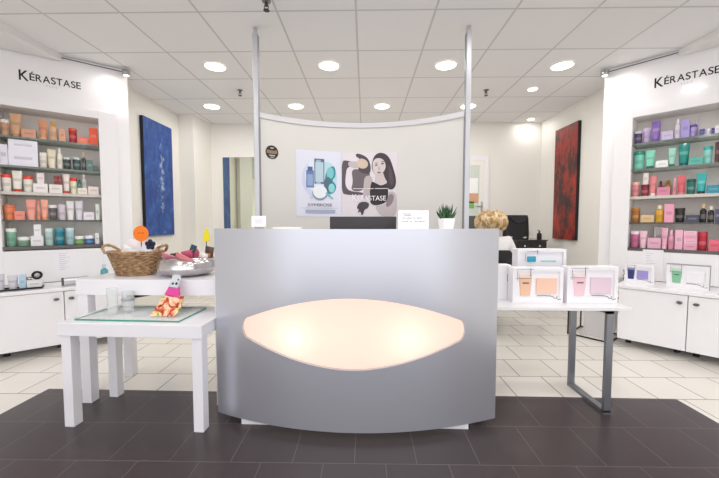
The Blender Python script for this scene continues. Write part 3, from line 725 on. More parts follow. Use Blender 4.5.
b.build('leaves', ramp_mat('succulent_leaf', [(.35, '1f3a22'), (.55, '38603a'), (.75, '6f9468')], 40), t)
t = thing('counter_sign', 'small white card with handwriting propped up beside the plant on the desk', 'sign', (.294, 2.05, 1.1003), 0)
b = B(); b.box(-.092, .092, 0, .003, 0, .126); b.build('card', mat('fbfafd', .5), t, smooth=False)
b = B(); b.box(-.05, .05, .003, .04, 0, .004); b.build('foot', mat('f2f1f4', .5), t, smooth=False)
b = B()
for z, x0, x1 in ((.104, -.062, -.018), (.079, -.066, -.012), (.079, -.004, .012), (.079, .022, .052), (.058, -.07, -.034), (.058, -.024, -.008), (.058, .008, .026), (.058, .03, .068)):
    n = max(4, int((x1 - x0) / .0035))
    b.tube([(x0 + (x1 - x0) * k / n, -.0006, z + .0042 * math.sin(k * 2.1 + x0 * 90) + (.004 if k % 5 == 0 else 0)) for k in range(n + 1)], .0013, 4)
b.tube([(-.056, -.0006, .094), (-.016, -.0006, .095)], .0013, 4)
b.build('handwriting', mat('5f5c6c', .6), t)
t = thing('computer_monitor', 'back of a dark grey computer monitor rising behind the desk counter', 'monitor', (-.014, 2.24, .7403), math.radians(-1))
b = B(); b.box(-.222, .222, 0, .03, .17, .452, .006); b.build('screen_housing', mat('37353a', .45), t)
b = B(); b.box(-.214, .214, .0301, .032, .18, .444); b.build('screen', mat('121216', .15), t, smooth=False)
b = B(); b.box(-.03, .03, -.035, -.001, .02, .3, .004); b.box(-.11, .11, -.08, .09, 0, .014, .003); b.build('stand', mat('2c2b2f', .4), t, smooth=False)
t = thing('card_holder', 'small white card stand in front of the left pole on the desk', 'card stand', (-.668, 2.1, 1.1003), 0)
b = B(); b.box(-.045, .045, 0, .006, .026, .094, .002); b.build('card', mat('fbfafb', .3), t, smooth=False)
b = B(); b.box(-.026, .026, -.0006, 0, .045, .075); b.build('print', mat('e3e0e6', .5), t, smooth=False)
b = B(); b.box(-.035, .035, -.005, .04, 0, .006); b.box(-.03, .03, .0061, .012, .006, .03); b.build('foot', mat('a9a6a6', .4), t, smooth=False)
t = thing('paper_stack', 'low stack of white papers lying left of the monitor on the desk', 'papers', (-.48, 2.09, 1.1003), .05)
b = B()
for k in range(6): b.box(-.085 + random.uniform(-.003, .003), .085, -.05, .05, .004 * k, .004 * k + .0036)
b.build('sheets', mat('f7f4ef', .6), t, smooth=False)

# ------------------------------------------------------------------ curved partition with posters
PR_, PCX, PCY = 1.29, -.031, 1.897
def arc(u, z, off=0.0):
    a = u / PR_
    return (PCX + (PR_ - off) * math.sin(a), PCY + (PR_ - off) * math.cos(a), z)
UE = PR_ * math.asin(.865 / PR_)
t = thing('curved_partition', 'tall curved cream partition between two ceiling poles behind the desk', 'partition', (PCX, 3.0, 0))
def rel(p): return (p[0] - PCX, p[1] - 3.0, p[2])
def strip(b, u0, u1, z0, z1, o0, o1, n=40):
    b.loft([[rel(arc(u0 + (u1 - u0) * k / n, z, o)) for z, o in ((z0, o0), (z1, o0), (z1, o1), (z0, o1))] for k in range(n + 1)])
b = B(); strip(b, -UE, UE, .06, 2.03, 0, -.02); b.build('panel', mat('dad8d3', .5), t)
b = B(); strip(b, -UE, UE, 2.03, 2.075, .012, -.032); b.build('top_rail', mat('d7d5d9', .35), t)
b = B(); strip(b, -UE, UE, .02, .06, .012, -.032); b.build('bottom_rail', mat('d7d5d9', .35), t)
for x, zt_ in ((-.905, 2.749), (.845, 2.749)):
    b = B(); b.box(x - PCX - .02, x - PCX + .02, -.185, -.135, 0, 2.70, .004); b.box(x - PCX - .014, x - PCX + .014, -.175, -.145, 2.70, zt_, .002); p = b.build('pole', mat('c2c3c8', .35, metal=.4), t, smooth=False)
    b = B(); b.box(x - PCX + (.02 if x < 0 else -.024), x - PCX + (.024 if x < 0 else -.02), -.18, -.14, .05, 2.69); b.build('pole_channel', mat('8e8d94', .4), p, smooth=False)

def clip_slab(poly, a, c):
    def cut(P, f):
        o = []
        for i in range(len(P)):
            p, q = P[i - 1], P[i]; dp, dq = f(p), f(q)
            if dp >= 0: 
                if dq >= 0: o.append(q)
                else:
                    k = dp / (dp - dq); o.append((p[0] + (q[0] - p[0]) * k, p[1] + (q[1] - p[1]) * k))
            elif dq >= 0:
                k = dp / (dp - dq); o.append((p[0] + (q[0] - p[0]) * k, p[1] + (q[1] - p[1]) * k)); o.append(q)
        return o
    P = cut(poly, lambda p: p[0] - a)
    return cut(P, lambda p: c - p[0]) if P else P
def poster(label, u0, u1, z0, z1, layers, words, bg, name='poster'):
    um = (u0 + u1) / 2
    c = arc(um, z0, 0)
    t = thing(name, label, 'poster', c, 0)
    R_ = lambda p: (p[0] - c[0], p[1] - c[1], p[2] - c[2])
    n = 16
    b = B()
    b.loft([[R_(arc(u0 + (u1 - u0) * k / n, z, o)) for z, o in ((z0, .004), (z1, .004), (z1, .001), (z0, .001))] for k in range(n + 1)])
    b.build('sheet', bg, t)
    W, H_ = u1 - u0, z1 - z0
    groups = {}
    for i, (part, h, poly) in enumerate(layers): groups.setdefault(part, []).append((i, h, poly))
    for part, items in groups.items():
        b = B(); ms = []
        for i, h, poly in items:
            if h not in ms: ms.append(h)
            b.mi = ms.index(h)
            P = [(u0 + W * x, z0 + H_ * (1 - y)) for x, y in poly]
            o = .0046 + .00035 * i
            for k in range(n * 2):
                a_, c_ = u0 + W * k / (n * 2), u0 + W * (k + 1) / (n * 2)
                q = clip_slab(P, a_, c_)
                qq = []
                for p in q:
                    if not qq or abs(p[0] - qq[-1][0]) + abs(p[1] - qq[-1][1]) > 1e-6: qq.append(p)
                if len(qq) > 2: b.face([b.v(R_(arc(p[0], p[1], o))) for p in qq])
        b.build(part, [mat(h, .5) for h in ms], t, smooth=False)
    for part, txt, h, x, y, hh, width in words:
        b = B(); add_text(b, txt, u0 + W * x, z0 + H_ * (1 - y), H_ * hh, W * width if width else None, lambda xx, zz: R_(arc(xx, zz, .016)), bold=.004 if width and width < .1 or txt != 'SYMBIOSE' else 0)
        b.build(part, mat(h, .5), t, smooth=False)
    return t
def ell(cx, cy, rx, ry, n=22, rot=0): return [(cx + rx * math.cos(a) * math.cos(rot) - ry * math.sin(a) * math.sin(rot), cy + rx * math.cos(a) * math.sin(rot) + ry * math.sin(a) * math.cos(rot)) for a in [2 * PI * k / n for k in range(n)]]
def rc(x0, y0, x1, y1): return [(x0, y0), (x1, y0), (x1, y1), (x0, y1)]
def smooth_poly(P, it=2):
    for _ in range(it):
        o = []
        for i in range(len(P)):
            p, q = P[i], P[(i + 1) % len(P)]
            o += [(p[0] * .75 + q[0] * .25, p[1] * .75 + q[1] * .25), (p[0] * .25 + q[0] * .75, p[1] * .25 + q[1] * .75)]
        P = o
    return P
LA = [('backdrop_print', 'cbd3ea', ell(.48, .43, .36, .29)), ('backdrop_print', 'b9dbe6', ell(.68, .42, .22, .26)), ('backdrop_print', 'dfe6f2', ell(.42, .38, .22, .24)),
      ('product_print', '6b7fae', rc(.22, .30, .39, .56)), ('product_print', '93a9d0', rc(.245, .36, .365, .53)), ('product_print', '51659a', rc(.25, .245, .36, .31)),
      ('product_print', '5d7182', rc(.40, .12, .62, .50)), ('product_print', '9fb7cc', rc(.44, .14, .54, .50)), ('product_print', 'b9cfdd', rc(.42, .17, .60, .47)),
      ('product_print', '2f8f9c', smooth_poly([(.66, .28), (.85, .2), (.88, .38), (.78, .44), (.9, .52), (.84, .64), (.68, .66), (.62, .5)])), ('product_print', '7cc6ca', ell(.75, .33, .08, .09)), ('product_print', '4c6f80', ell(.70, .50, .09, .11)), ('product_print', '8fd4d6', ell(.78, .56, .07, .07)),
      ('product_print', '8694ac', ell(.52, .645, .17, .105)), ('product_print', 'e9edf2', ell(.52, .62, .155, .10)),
      ('product_print', 'c5d0de', [(.27, .7), (.37, .69), (.34, .74)]), ('product_print', '7fbac6', [(.66, .62), (.82, .72), (.79, .735), (.64, .65)]),
      ('rule_print', '9aa0b8', rc(.1, .868, .93, .872)), ('rule_print', 'a7aec8', rc(.20, .895, .86, .945))]
poster('pale blue poster of hair care jars, left one of two on the curved partition', -.615, -.192, 1.204, 1.808, LA, [('title_text', 'SYMBIOSE', '2c2c42', .25, .842, .042, .54)], mat('dfe0ee', .35))
def cp(*P): return smooth_poly([((x - 40) / 310, (y - 68) / 366) for x, y in P])
RA = [('figure_print', '5a5058', cp((38, 112), (70, 112), (110, 122), (112, 138), (70, 150), (62, 190), (58, 250), (80, 285), (160, 290), (162, 308), (60, 306), (38, 290))),
      ('figure_print', 'c4b9bc', cp((75, 118), (120, 116), (160, 128), (150, 150), (110, 158), (76, 142))),
      ('figure_print', '6d6268', cp((92, 165), (130, 158), (200, 170), (196, 215), (165, 240), (160, 285), (88, 284), (104, 230))),
      ('figure_print', '4c4349', cp((118, 72), (150, 76), (190, 100), (205, 150), (198, 190), (150, 182), (128, 160), (150, 128), (138, 98), (120, 92))),
      ('figure_print', 'd4bfae', cp((128, 108), (150, 98), (182, 112), (190, 140), (168, 160), (134, 152), (124, 132))),
      ('figure_print', 'bfb2b4', cp((168, 200), (205, 195), (216, 232), (196, 300), (172, 345), (160, 320), (162, 250))),
      ('figure_print', '3f363c', cp((212, 118), (222, 86), (250, 68), (286, 76), (312, 105), (330, 160), (346, 215), (344, 262), (318, 282), (286, 262), (262, 220), (222, 190), (206, 150))),
      ('figure_print', '55494f', cp((300, 130), (322, 170), (334, 230), (322, 262), (306, 230), (304, 180))),
      ('figure_print', 'd8cecd', cp((214, 118), (232, 100), (262, 100), (284, 122), (288, 158), (268, 186), (244, 206), (222, 186), (212, 154))),
      ('figure_print', 'cfc3c4', cp((228, 188), (270, 172), (282, 214), (300, 240), (262, 256), (224, 240))),
      ('figure_print', '2e272c', cp((206, 226), (228, 238), (262, 256), (292, 240), (304, 286), (298, 345), (246, 366), (200, 360), (196, 300))),
      ('figure_print', 'c2b6ba', cp((302, 286), (342, 290), (349, 330), (349, 432), (262, 432), (222, 366), (262, 368), (306, 350))),
      ('figure_print', '8d8087', cp((306, 300), (336, 305), (330, 350), (298, 380), (286, 360))),
      ('figure_print', '4a4148', cp((134, 352), (160, 342), (196, 350), (190, 380), (166, 388), (162, 414), (150, 424), (146, 396), (126, 410), (140, 384), (122, 384))),
      ('face_print', '4a3d43', cp((222, 140), (236, 134), (244, 139), (236, 144))), ('face_print', '4a3d43', cp((258, 132), (270, 126), (280, 131), (270, 137))),
      ('face_print', '453a40', cp((220, 130), (238, 124), (246, 129), (236, 129))), ('face_print', '453a40', cp((256, 123), (272, 116), (284, 122), (270, 121))),
      ('face_print', 'b3a2a2', cp((248, 138), (256, 164), (242, 168), (246, 160))), ('face_print', '805c62', cp((236, 180), (250, 176), (264, 177), (250, 187))),
      ('tagline_print', 'eae4ea', rc(.2, .548, .44, .558)), ('tagline_print', 'eae4ea', rc(.46, .548, .58, .558)), ('tagline_print', 'eae4ea', rc(.6, .548, .84, .558))]
poster('grey toned poster of two long haired women, right of the blue poster', -.188, .330, 1.196, 1.802, RA, [('brand_text', 'K', 'f8f5f8', .19, .742, .10, .085), ('brand_text', 'ÉRASTASE', 'f8f5f8', .285, .737, .072, .52)], mat('e2dbe2', .35))
# round sticker
c = arc(-.832, 1.757)
t = thing('round_sticker', 'round black and gold sticker on the left end of the curved partition', 'sticker', c, .832 / PR_ * -1)
t.rotation_euler = (0, 0, .832 / PR_)
b = B(); b.loft([[(.058 * math.cos(2 * PI * k / 28), -.002 - y, .058 * math.sin(2 * PI * k / 28)) for k in range(28)] for y in (0, .002)]); b.build('disc', mat('2a2320', .4), t, smooth=False)
b = B(); b.plate([(-.047, .02), (-.05, -.008), (-.02, -.014), (.03, -.014), (.05, -.006), (.044, .022), (.02, .014), (-.02, .016)], -.0046, -.0041); b.build('gold_band', mat('8d7a63', .4, metal=.3), t, smooth=False)
b = B(); b.plate([(-.016, .04), (.018, .04), (.012, .03), (-.012, .03)], -.0046, -.0041); b.plate([(-.03, -.024), (.03, -.024), (.022, -.034), (-.022, -.034)], -.0046, -.0041); b.plate([(-.02, -.042), (.022, -.042), (.012, -.049), (-.012, -.049)], -.0046, -.0041); b.build('pale_print', mat('c9bcae', .4), t, smooth=False)

# ------------------------------------------------------------------ white tables on the left
TW = mat('f3f1f6', .28, coat=.2)
t = thing('console_table', 'long white table behind the small table, carrying basket and silver bowl', 'table', (-1.367, 2.05, 0), math.radians(-.8))
b = B(); b.box(-.445, .50, 0, .44, .70, .797, .002); top = b.build('top', TW, t, smooth=False)
for x in (-.440, .433):
    for y in (.005, .373):
        b = B(); b.box(x, x + .062, y, y + .062, 0, .6998, .002); b.build('leg', TW, t, smooth=False)
b = B(); b.tube([(-.18, .08, .672), (.1, .35, .69)], .018, 8); b.build('black_bar', BLACK, t)  # plain black bar under the top, running front left to back right
S_rz = math.radians(-2.8)
t = thing('side_table', 'low white side table with thick legs, in front of the longer white table', 'table', (-1.282, 1.786, 0), S_rz)
b = B(); b.box(-.427, .402, 0, .41, .525, .598, .003); b.build('top', TW, t, smooth=False)
for x, y in ((-.416, .008), (-.425, .332), (.340, .008), (.340, .332)):
        b = B(); b.box(x, x + .057, y, y + .057, 0, .5248, .002); b.build('leg', TW, t, smooth=False)
def st(x, y, z=.598): a = S_rz; return (-1.282 + x * math.cos(a) - y * math.sin(a), 1.786 + x * math.sin(a) + y * math.cos(a), z)

b = B(); b.box(-.372, .245, .05, .345, 0, .009)
b.bm.faces.ensure_lookup_table()
for f_ in b.bm.faces:
    f_.normal_update()
    if abs(f_.normal.z) < .5: f_.material_index = 1
tag(b.build('glass_plate', [thin_glass('plate_glass', 'fdfffe', .12, .28, 'fbfffd'), mat('3f8f80', .1)], None, smooth=False, loc=st(0, 0, .5985), rz=S_rz), 'pale green glass plate lying on the low white side table', 'glass plate')
CLEAR = thin_glass('tumbler_glass', 'fbfcfc', .25, .2, 'ffffff')
for (x, y), h, r, lab, band in (((-.232, .16), .155, .030, 'taller clear drinking glass, left one on the glass plate', False), ((-.178, .215), .125, .034, 'shorter clear glass with a grey band, right one on the glass plate', True)):
    t = thing('drinking_glass', lab, 'glass', st(x, y, .608), 0, 'drinking glasses on the glass plate')
    b = B(); b.lathe([(r * .86, 0), (r * .88, .004), (r, h), (r - .0025, h), (r * .84, .012), (0.001, .012)], n=28, cap1=False); b.build('tumbler', CLEAR, t)
    if band:
        b = B(); b.lathe([(r * .975 + .001, h * .55), (r * .985 + .001, h * .66)], n=28, cap0=False, cap1=False); b.build('band', mat('aeb3b8', .3, metal=.4), t)
# leaning gift pouch
t = thing('gift_pouch', 'colourful leaning pouch with a fruit picture, pink band and grey top on the glass plate', 'pouch', st(.105, .13, .6085), S_rz)
pouch = ramp_mat('fruit_print', [(.34, '4f3a26'), (.42, 'd9542e'), (.48, 'f3b088'), (.53, 'f7e4cc'), (.58, 'e6c84a'), (.65, '6f9a3c')], 20, 3, (1, 1, 1), .35, .8)
def lean(P, th): return [[(x, y + th * k + z * .35, z) for x, y, z in P] for k in (0, 1)]
def slab(b, P, th):
    A0 = [(x, z * .42, z) for x, z in P]; A1 = [(x, z * .42 + th, z) for x, z in P]
    b.loft([A1, A0])
b = B(); slab(b, [(-.085, 0), (.06, 0), (.088, .03), (.088, .105), (-.025, .118)], .016); b.build('picture_bag', pouch, t, smooth=False)
b = B(); slab(b, [(-.028, .112), (.066, .100), (.05, .155), (-.01, .16)], .018); b.build('pink_band', mat('e2479e', .35), t, smooth=False)
b = B(); slab(b, [(-.012, .152), (.045, .150), (.052, .2), (.038, .226), (.0, .226)], .016); b.build('grey_top', mat('cfd2da', .45), t, smooth=False)
b = B()
for x, z, r in ((.012, .178, .007), (.034, .178, .008), (.04, .2, .005)):
    b.loft([[(x + r * math.cos(2 * PI * k / 10), (z + r * math.sin(2 * PI * k / 10)) * .42 - .0006 * q, z + r * math.sin(2 * PI * k / 10)) for k in range(10)] for q in (0, 1)])
b.build('dark_dots', BLACK, t, smooth=False)

# basket
BX, BY, BZ = -1.572, 2.27, .7975
t = thing('wicker_basket', 'brown oval wicker basket with two handles on the long white table', 'basket', (BX, BY, BZ), 0)
wick = ramp_mat('wicker', [(.3, '6f5138'), (.5, 'a3805c'), (.7, 'cfb08a')], 30, 4, (1, 1, 3), .7, bump=.4)
b = B()
rows = 13
for k in range(rows):
    f = k / (rows - 1); z = .008 + .142 * f; rx = .120 + .052 * f; ry = .085 + .035 * f
    b.tube([((rx + .0045 * math.sin(18 * a + k * PI)) * math.cos(a), (ry + .0045 * math.sin(18 * a + k * PI)) * math.sin(a), z) for a in [2 * PI * q / 108 for q in range(108)]], .0062, 6, closed=True)
b.lathe([(.119, .001), (.124, .01), (.169, .15), (.164, .15), (.118, .012), (.001, .011)], n=48, sy=.68, cap1=False)
b.build('woven_body', wick, t)
b = B()
for j in range(2): b.tube([((.175 + .004 * math.cos(24 * a + j * PI)) * math.cos(a), (.122 + .004 * math.cos(24 * a + j * PI)) * math.sin(a), .155 + .005 * math.sin(24 * a + j * PI)) for a in [2 * PI * q / 120 for q in range(120)]], .0065, 6, closed=True)
b.build('rim', wick, t)
for s in (-1, 1):
    b = B(); pts = [(s * (.157 + .045 * math.sin(PI * q / 12)), .07 * math.cos(PI * q / 12) * 1.0, .15 + .05 * math.sin(PI * q / 12)) for q in range(13)]
    for j in range(2): b.tube([(p[0] + .003 * math.cos(q * 1.6 + j * PI), p[1], p[2] + .004 * math.sin(q * 1.6 + j * PI)) for q, p in enumerate(pts)], .0075, 7)
    b.build('handle', wick, t)
def tag_on_stick(label, loc, h, r, col, shape, rz=0, bold=False):
    t = thing('price_tag', label, 'price tag', loc, rz)
    b = B(); b.tube([(0, 0, 0), (0, 0, h - r * .5)], .003, 6); b.build('stick', mat('3a3230', .5), t)
    b = B(); b.plate(shape, -.003, 0); b.build('tag_face', mat(col, .5), t, smooth=False)
    return t
circ = lambda r, h: [(r * math.cos(2 * PI * k / 32), h + r * math.sin(2 * PI * k / 32)) for k in range(32)]
t = tag_on_stick('round orange price tag on a stick standing in the wicker basket', (-1.531, 2.27, .815), .262, .053, 'ff8420', circ(.053, .262))
b = B()
add_text(b, '10', -.018, .255, .014, None, lambda x, z: (x, -.0035, z)) if False else None
for x0, x1, z in ((-.02, -.006, .266), (-.002, .006, .264), (.01, .021, .266)): b.box(x0, x1, -.0034, -.003, z - .003, z + .003)
b.build('mark', mat('c4500e', .5), t, smooth=False)
t = tag_on_stick('yellow pointed price tag on a stick at the right side of the silver bowl', (-1.072, 2.25, .86), .21, .03, 'f0e21a', [(-.021, .165), (.018, .165), (.022, .2), (.012, .245), (.004, .255), (-.012, .23), (-.02, .2)])
t = tag_on_stick('dark teal square price tag leaning out of the silver bowl', (-1.175, 2.27, .87), .10, .03, '1d4c5c', [(-.028, .085), (.012, .075), (.03, .12), (-.008, .135)])
def pillow(name, label, cat, loc, w, l, th, col, rot, group, print_c=None):
    t = thing(name, label, cat, loc, 0, group); t.rotation_euler = rot
    b = B(); n = 8
    rings = []
    for k in range(n + 1):
        f = k / n; q = (max(0, 1 - (2 * f - 1) ** 2)) ** .5
        rings.append([(x * w / 2, y * th / 2 * q + (.001 if y > 0 else -.001), l * f) for x, y in ((-1, 0), (-.6, -.75), (0, -1), (.6, -.75), (1, 0), (.6, .75), (0, 1), (-.6, .75))])
    b.loft(rings); b.build('packet', mat(col, .35, coat=.2), t)
    if print_c:
        b = B(); b.loft([[(x * w * .28, -(th / 2 * (1 - (2 * f - 1) ** 2) ** .5) - .0025, l * f) for x in (-1, 1)] for f in (.35, .5, .65)], False, False, closed=False); b.build('label', mat(print_c, .5), t)
    return t
G1 = 'packets in the wicker basket'
pillow('sachet', 'white packet leaning at the left end of the wicker basket', 'packet', (-1.675, 2.25, .86), .05, .15, .022, 'f4f2ee', (.1, .45, .2), G1)
pillow('sachet', 'pale pink white packet bulging behind the middle of the basket', 'packet', (-1.61, 2.31, .875), .12, .16, .04, 'f3ecef', (-.1, .1, 0), G1)
pillow('sachet', 'white packet with dark print lying in front below the orange tag', 'packet', (-1.575, 2.22, .865), .09, .12, .03, 'ece8e6', (.3, .25, .3), G1, '8d8792')
pillow('sachet', 'grey white packet leaning below the navy flower in the basket', 'packet', (-1.50, 2.235, .865), .085, .13, .03, 'e6e6ee', (.1, .35, 0), G1, '8a8aa0')
pillow('sachet', 'white packet at the right end of the wicker basket', 'packet', (-1.475, 2.31, .865), .07, .13, .03, 'f2f0ee', (-.1, -.1, 0), G1)
t = thing('hair_flower', 'navy blue flower hair clip on the packets in the basket', 'hair accessory', (-1.437, 2.22, .962), 0)
b = B()
for k in range(5):
    a = 2 * PI * k / 5 + .3
    b.ball((.021 * math.cos(a), 0, .042 + .021 * math.sin(a)), .0165, 1, .5, 1, 10)
b.build('petals', mat('1d2340', .6), t)
b = B(); b.ball((0, -.006, .042), .009, 1, .8, 1, 8); b.build('centre', mat('0f1222', .5), t)
b = B(); b.tube([(0, .004, .03), (-.005, .004, -.09)], .003, 6); b.build('stem', mat('2a2a34', .5), t)

# silver bowl
t = thing('silver_bowl', 'round silver bowl with turned-in rim on the long white table', 'bowl', (-1.21, 2.265, .7975), 0)
b = B(); b.lathe([(.09, 0), (.12, .003), (.165, .022), (.189, .056), (.187, .086), (.168, .114), (.150, .124), (.145, .124), (.160, .112), (.179, .084), (.179, .056), (.155, .027), (.11, .011), (.001, .010)], n=56, cap1=False)
b.build('shell', ramp_mat('hammered_silver', [(.3, 'b9b4b6'), (.7, 'e2dedd')], 14, 3, rough=.22, metal=.95), t)
G2 = 'packets in the silver bowl'
pillow('sachet', 'pink striped packet on the left of the silver bowl', 'packet', (-1.30, 2.24, .868), .11, .13, .03, 'e58aa0', (.9, .35, .1), G2, 'f6cdd4')
pillow('sachet', 'coral pink packet in the middle of the silver bowl', 'packet', (-1.21, 2.20, .868), .12, .14, .03, 'ef8f94', (.95, .55, .3), G2, 'f7b6ae')
pillow('sachet', 'deeper pink packet at the back of the silver bowl', 'packet', (-1.185, 2.33, .875), .12, .11, .03, 'd96f8c', (.6, -.2, .0), G2)
pillow('sachet', 'dark brown packet at the left rim of the silver bowl', 'packet', (-1.32, 2.31, .865), .05, .075, .02, '4a302c', (.1, -.15, 0), G2)
pillow('sachet', 'white and red packet under the yellow tag in the bowl', 'packet', (-1.10, 2.235, .87), .06, .085, .03, 'e9e4de', (.2, .3, 0), G2, 'a8403c')
pillow('sachet', 'brown packet at the right rim of the silver bowl', 'packet', (-1.085, 2.29, .87), .06, .12, .03, '5f4030', (.1, .2, 0), G2, 'd8a080')

# ------------------------------------------------------------------ table right of the desk
t = thing('display_table', 'white topped table with flat grey metal leg frames, right of the desk', 'table', (1.165, 1.975, 0), 0)
b = B(); b.box(-.462, .405, 0, .4, .633, .655, .003); b.build('top', mat('f3f1f3', .3, coat=.2), t, smooth=False)
for x in (-.46, .27):
    b = B(); b.box(x, x + .04, .012, .032, .012, .632); b.box(x, x + .04, .358, .378, .012, .632); b.box(x, x + .04, .012, .378, .0, .022); b.box(x, x + .04, .012, .378, .612, .6325)
    b.build('leg_frame', mat('8b8d94', .35, metal=.7), t, smooth=False)

# black wire cube and box behind
t = thing('wire_frame_table', 'low black wire frame stand beside the right base cabinets', 'stand', (2.095, 3.45, 0), math.radians(-50))
b = B(); W_ = .36; r = .006
for x in (0, W_):
    for y in (0, W_): b.box(x - r, x + r, y - r, y + r, 0, .42)
for z in (.008, .41):
    for q in (0, W_): b.box(-r, W_ + r, q - r, q + r, z - r, z + r); b.box(q - r, q + r, -r, W_ + r, z - r, z + r)
b.build('wire_frame', mat('2c201c', .4), t, smooth=False)
b = B(); b.box(-.006, W_ + .006, -.006, W_ + .006, .4165, .424); b.build('shelf_plate', mat('e4e0da', .4), t, smooth=False)
t = thing('storage_box', 'pale grey box standing inside the black wire frame stand', 'box', (2.36, 3.42, 0), math.radians(-50))
b = B(); b.box(-.09, .09, -.08, .08, 0, .26, .003); b.build('carton', mat('d9d6d6', .6), t, smooth=False)
b = B(); b.box(-.092, .092, -.082, .082, .2602, .268); b.build('lid', mat('cfcac6', .6), t, smooth=False)

# ------------------------------------------------------------------ paintings
def painting(label, x, y0, y1, z0, z1, m, face):
    t = thing('painting', label, 'painting', (x, (y0 + y1) / 2, z0), 0, 'abstract paintings')
    hw, h = (y1 - y0) / 2, z1 - z0
    s = face
    b = B(); b.box(min(0, -s * .04), max(0, -s * .04), -hw, hw, 0, h); b.build('stretcher', mat('1c1a1f', .6), t, smooth=False)
    b = B(); b.box(min(0, s * .003), max(0, s * .003), -hw + .001, hw - .001, .001, h - .001); b.build('canvas', m, t, smooth=False)
blue = ramp_mat('blue_paint', [(.25, '14244e'), (.42, '1f3f86'), (.56, '2c549c'), (.66, '4a70b4'), (.78, '93a9cc')], 6, 12, (1, 1.4, .8), .55, .6, bump=.15, roughness=.72)
# pale vertical streak in the blue paint
nt = blue.node_tree; p = nt.nodes['Principled BSDF']; lk = p.inputs['Base Color'].links[0]; src = lk.from_socket
tc = nt.nodes.new('ShaderNodeTexCoord'); sp = nt.nodes.new('ShaderNodeSeparateXYZ'); nt.links.new(tc.outputs['Object'], sp.inputs[0])
n2 = nt.nodes.new('ShaderNodeTexNoise'); n2.inputs['Scale'].default_value = 9; n2.inputs['Detail'].default_value = 9; n2.inputs['Roughness'].default_value = .75; nt.links.new(tc.outputs['Object'], n2.inputs['Vector'])
def mth(op, a, c=None):
    n = nt.nodes.new('ShaderNodeMath'); n.operation = op; n.use_clamp = op in ('SUBTRACT',) and False
    for i, q in enumerate((a, c)):
        if q is None: continue
        if isinstance(q, (int, float)): n.inputs[i].default_value = q
        else: nt.links.new(q, n.inputs[i])
    return n.outputs[0]
d1 = mth('ABSOLUTE', mth('ADD', sp.outputs['Y'], -.05)); d2 = mth('MULTIPLY', mth('ABSOLUTE', mth('ADD', sp.outputs['Z'], -.72)), .10)
f = mth('SUBTRACT', mth('ADD', mth('MULTIPLY', n2.outputs['Fac'], .62), -.25), mth('ADD', d1, d2))
mr = nt.nodes.new('ShaderNodeMapRange'); mr.inputs['From Min'].default_value = 0; mr.inputs['From Max'].default_value = .1; nt.links.new(f, mr.inputs['Value'])
mx = nt.nodes.new('ShaderNodeMix'); mx.data_type = 'RGBA'; nt.links.new(mr.outputs['Result'], mx.inputs['Factor']); nt.links.new(src, mx.inputs['A']); mx.inputs['B'].default_value = lin('a9bcd8'); nt.links.new(mx.outputs['Result'], p.inputs['Base Color'])
red = ramp_mat('red_paint', [(.36, '1f1413'), (.46, '4a1a15'), (.51, '8a2218'), (.6, 'a82a1c'), (.66, 'b8472a'), (.74, '4d241a')], 2.6, 12, (1, 2.2, 1.0), .4, .15, bump=.15, roughness=.72)
painting('tall blue abstract painting with a pale streak on the left wall', -2.757, 4.19, 4.81, .97, 2.475, blue, 1)
painting('tall dark red abstract painting on the right wall', 2.7995, 4.53, 5.06, .905, 2.485, red, -1)

# ------------------------------------------------------------------ back right: drawers, bag, bottle
t = thing('drawer_cabinet', 'black drawer cabinet with silver knobs against the back right wall', 'cabinet', (2.27, 4.80, 0), 0)
b = B(); b.box(-.32, .31, .02, .42, .05, .88); b.box(-.30, .29, .04, .40, 0, .05); b.build('body', mat('1d1b1e', .45), t, smooth=False)
b = B(); b.box(-.33, .32, -.005, .43, .88, .90, .003); b.build('top', mat('3a3739', .2, coat=.4), t, smooth=False)
for i in range(3):
    for j in range(3):
        x0 = -.317 + i * .209; z0 = .06 + j * .273
        b = B(); b.box(x0 + .003, x0 + .205, 0, .019, z0 + .003, z0 + .268, .002); dr = b.build('drawer', mat('242226', .4), t, smooth=False)
        b = B(); b.ball((x0 + .104, -.012, z0 + .205), .015, 1, .8, 1, 12); b.build('knob', mat('e2e2e4', .15, metal=.7), dr)
t = thing('black_bag', 'black soft bag with folded flap standing on the drawer cabinet', 'bag', (2.18, 4.9, .9003), 0)
b = B(); b.loft([[(x * q, y * (1.1 - .5 * f), .35 * f) for x, y, z in sup(.17, .06, 0, 28, 5)] for f, q in ((0, .98), (.05, 1.03), (.3, 1.04), (.6, 1.02), (.85, 1.0), (.96, .95), (1, .85))]); b.build('body', mat('19171a', .55), t)
b = B(); b.plate([(-.14, .345), (.14, .345), (.1, .26), (.03, .235), (-.04, .25), (-.09, .3)], -.068, -.045); b.build('flap', mat('242226', .5), t, smooth=False)
for x in (-.10, .10):
    b = B(); b.plate([(x - .028, .03), (x, .015), (x + .03, .035), (x + .01, .045)], -.074, -.0662); b.build('buckle', mat('c9c6c8', .3, metal=.6), t, smooth=False)
t = thing('pump_bottle', 'small black bottle at the right end of the drawer cabinet top', 'bottle', (2.52, 4.9, .9003), 0)
b = B(); b.lathe([(.03, 0), (.032, .005), (.032, .075), (.022, .09), (.01, .094), (.01, .1)]); b.build('body', BLACK, t)
b = B(); b.lathe([(.014, .1), (.014, .115), (.005, .117), (.005, .13)]); b.tube([(0, 0, .13), (-.025, 0, .128)], .005, 6); b.build('pump', BLACK, t)

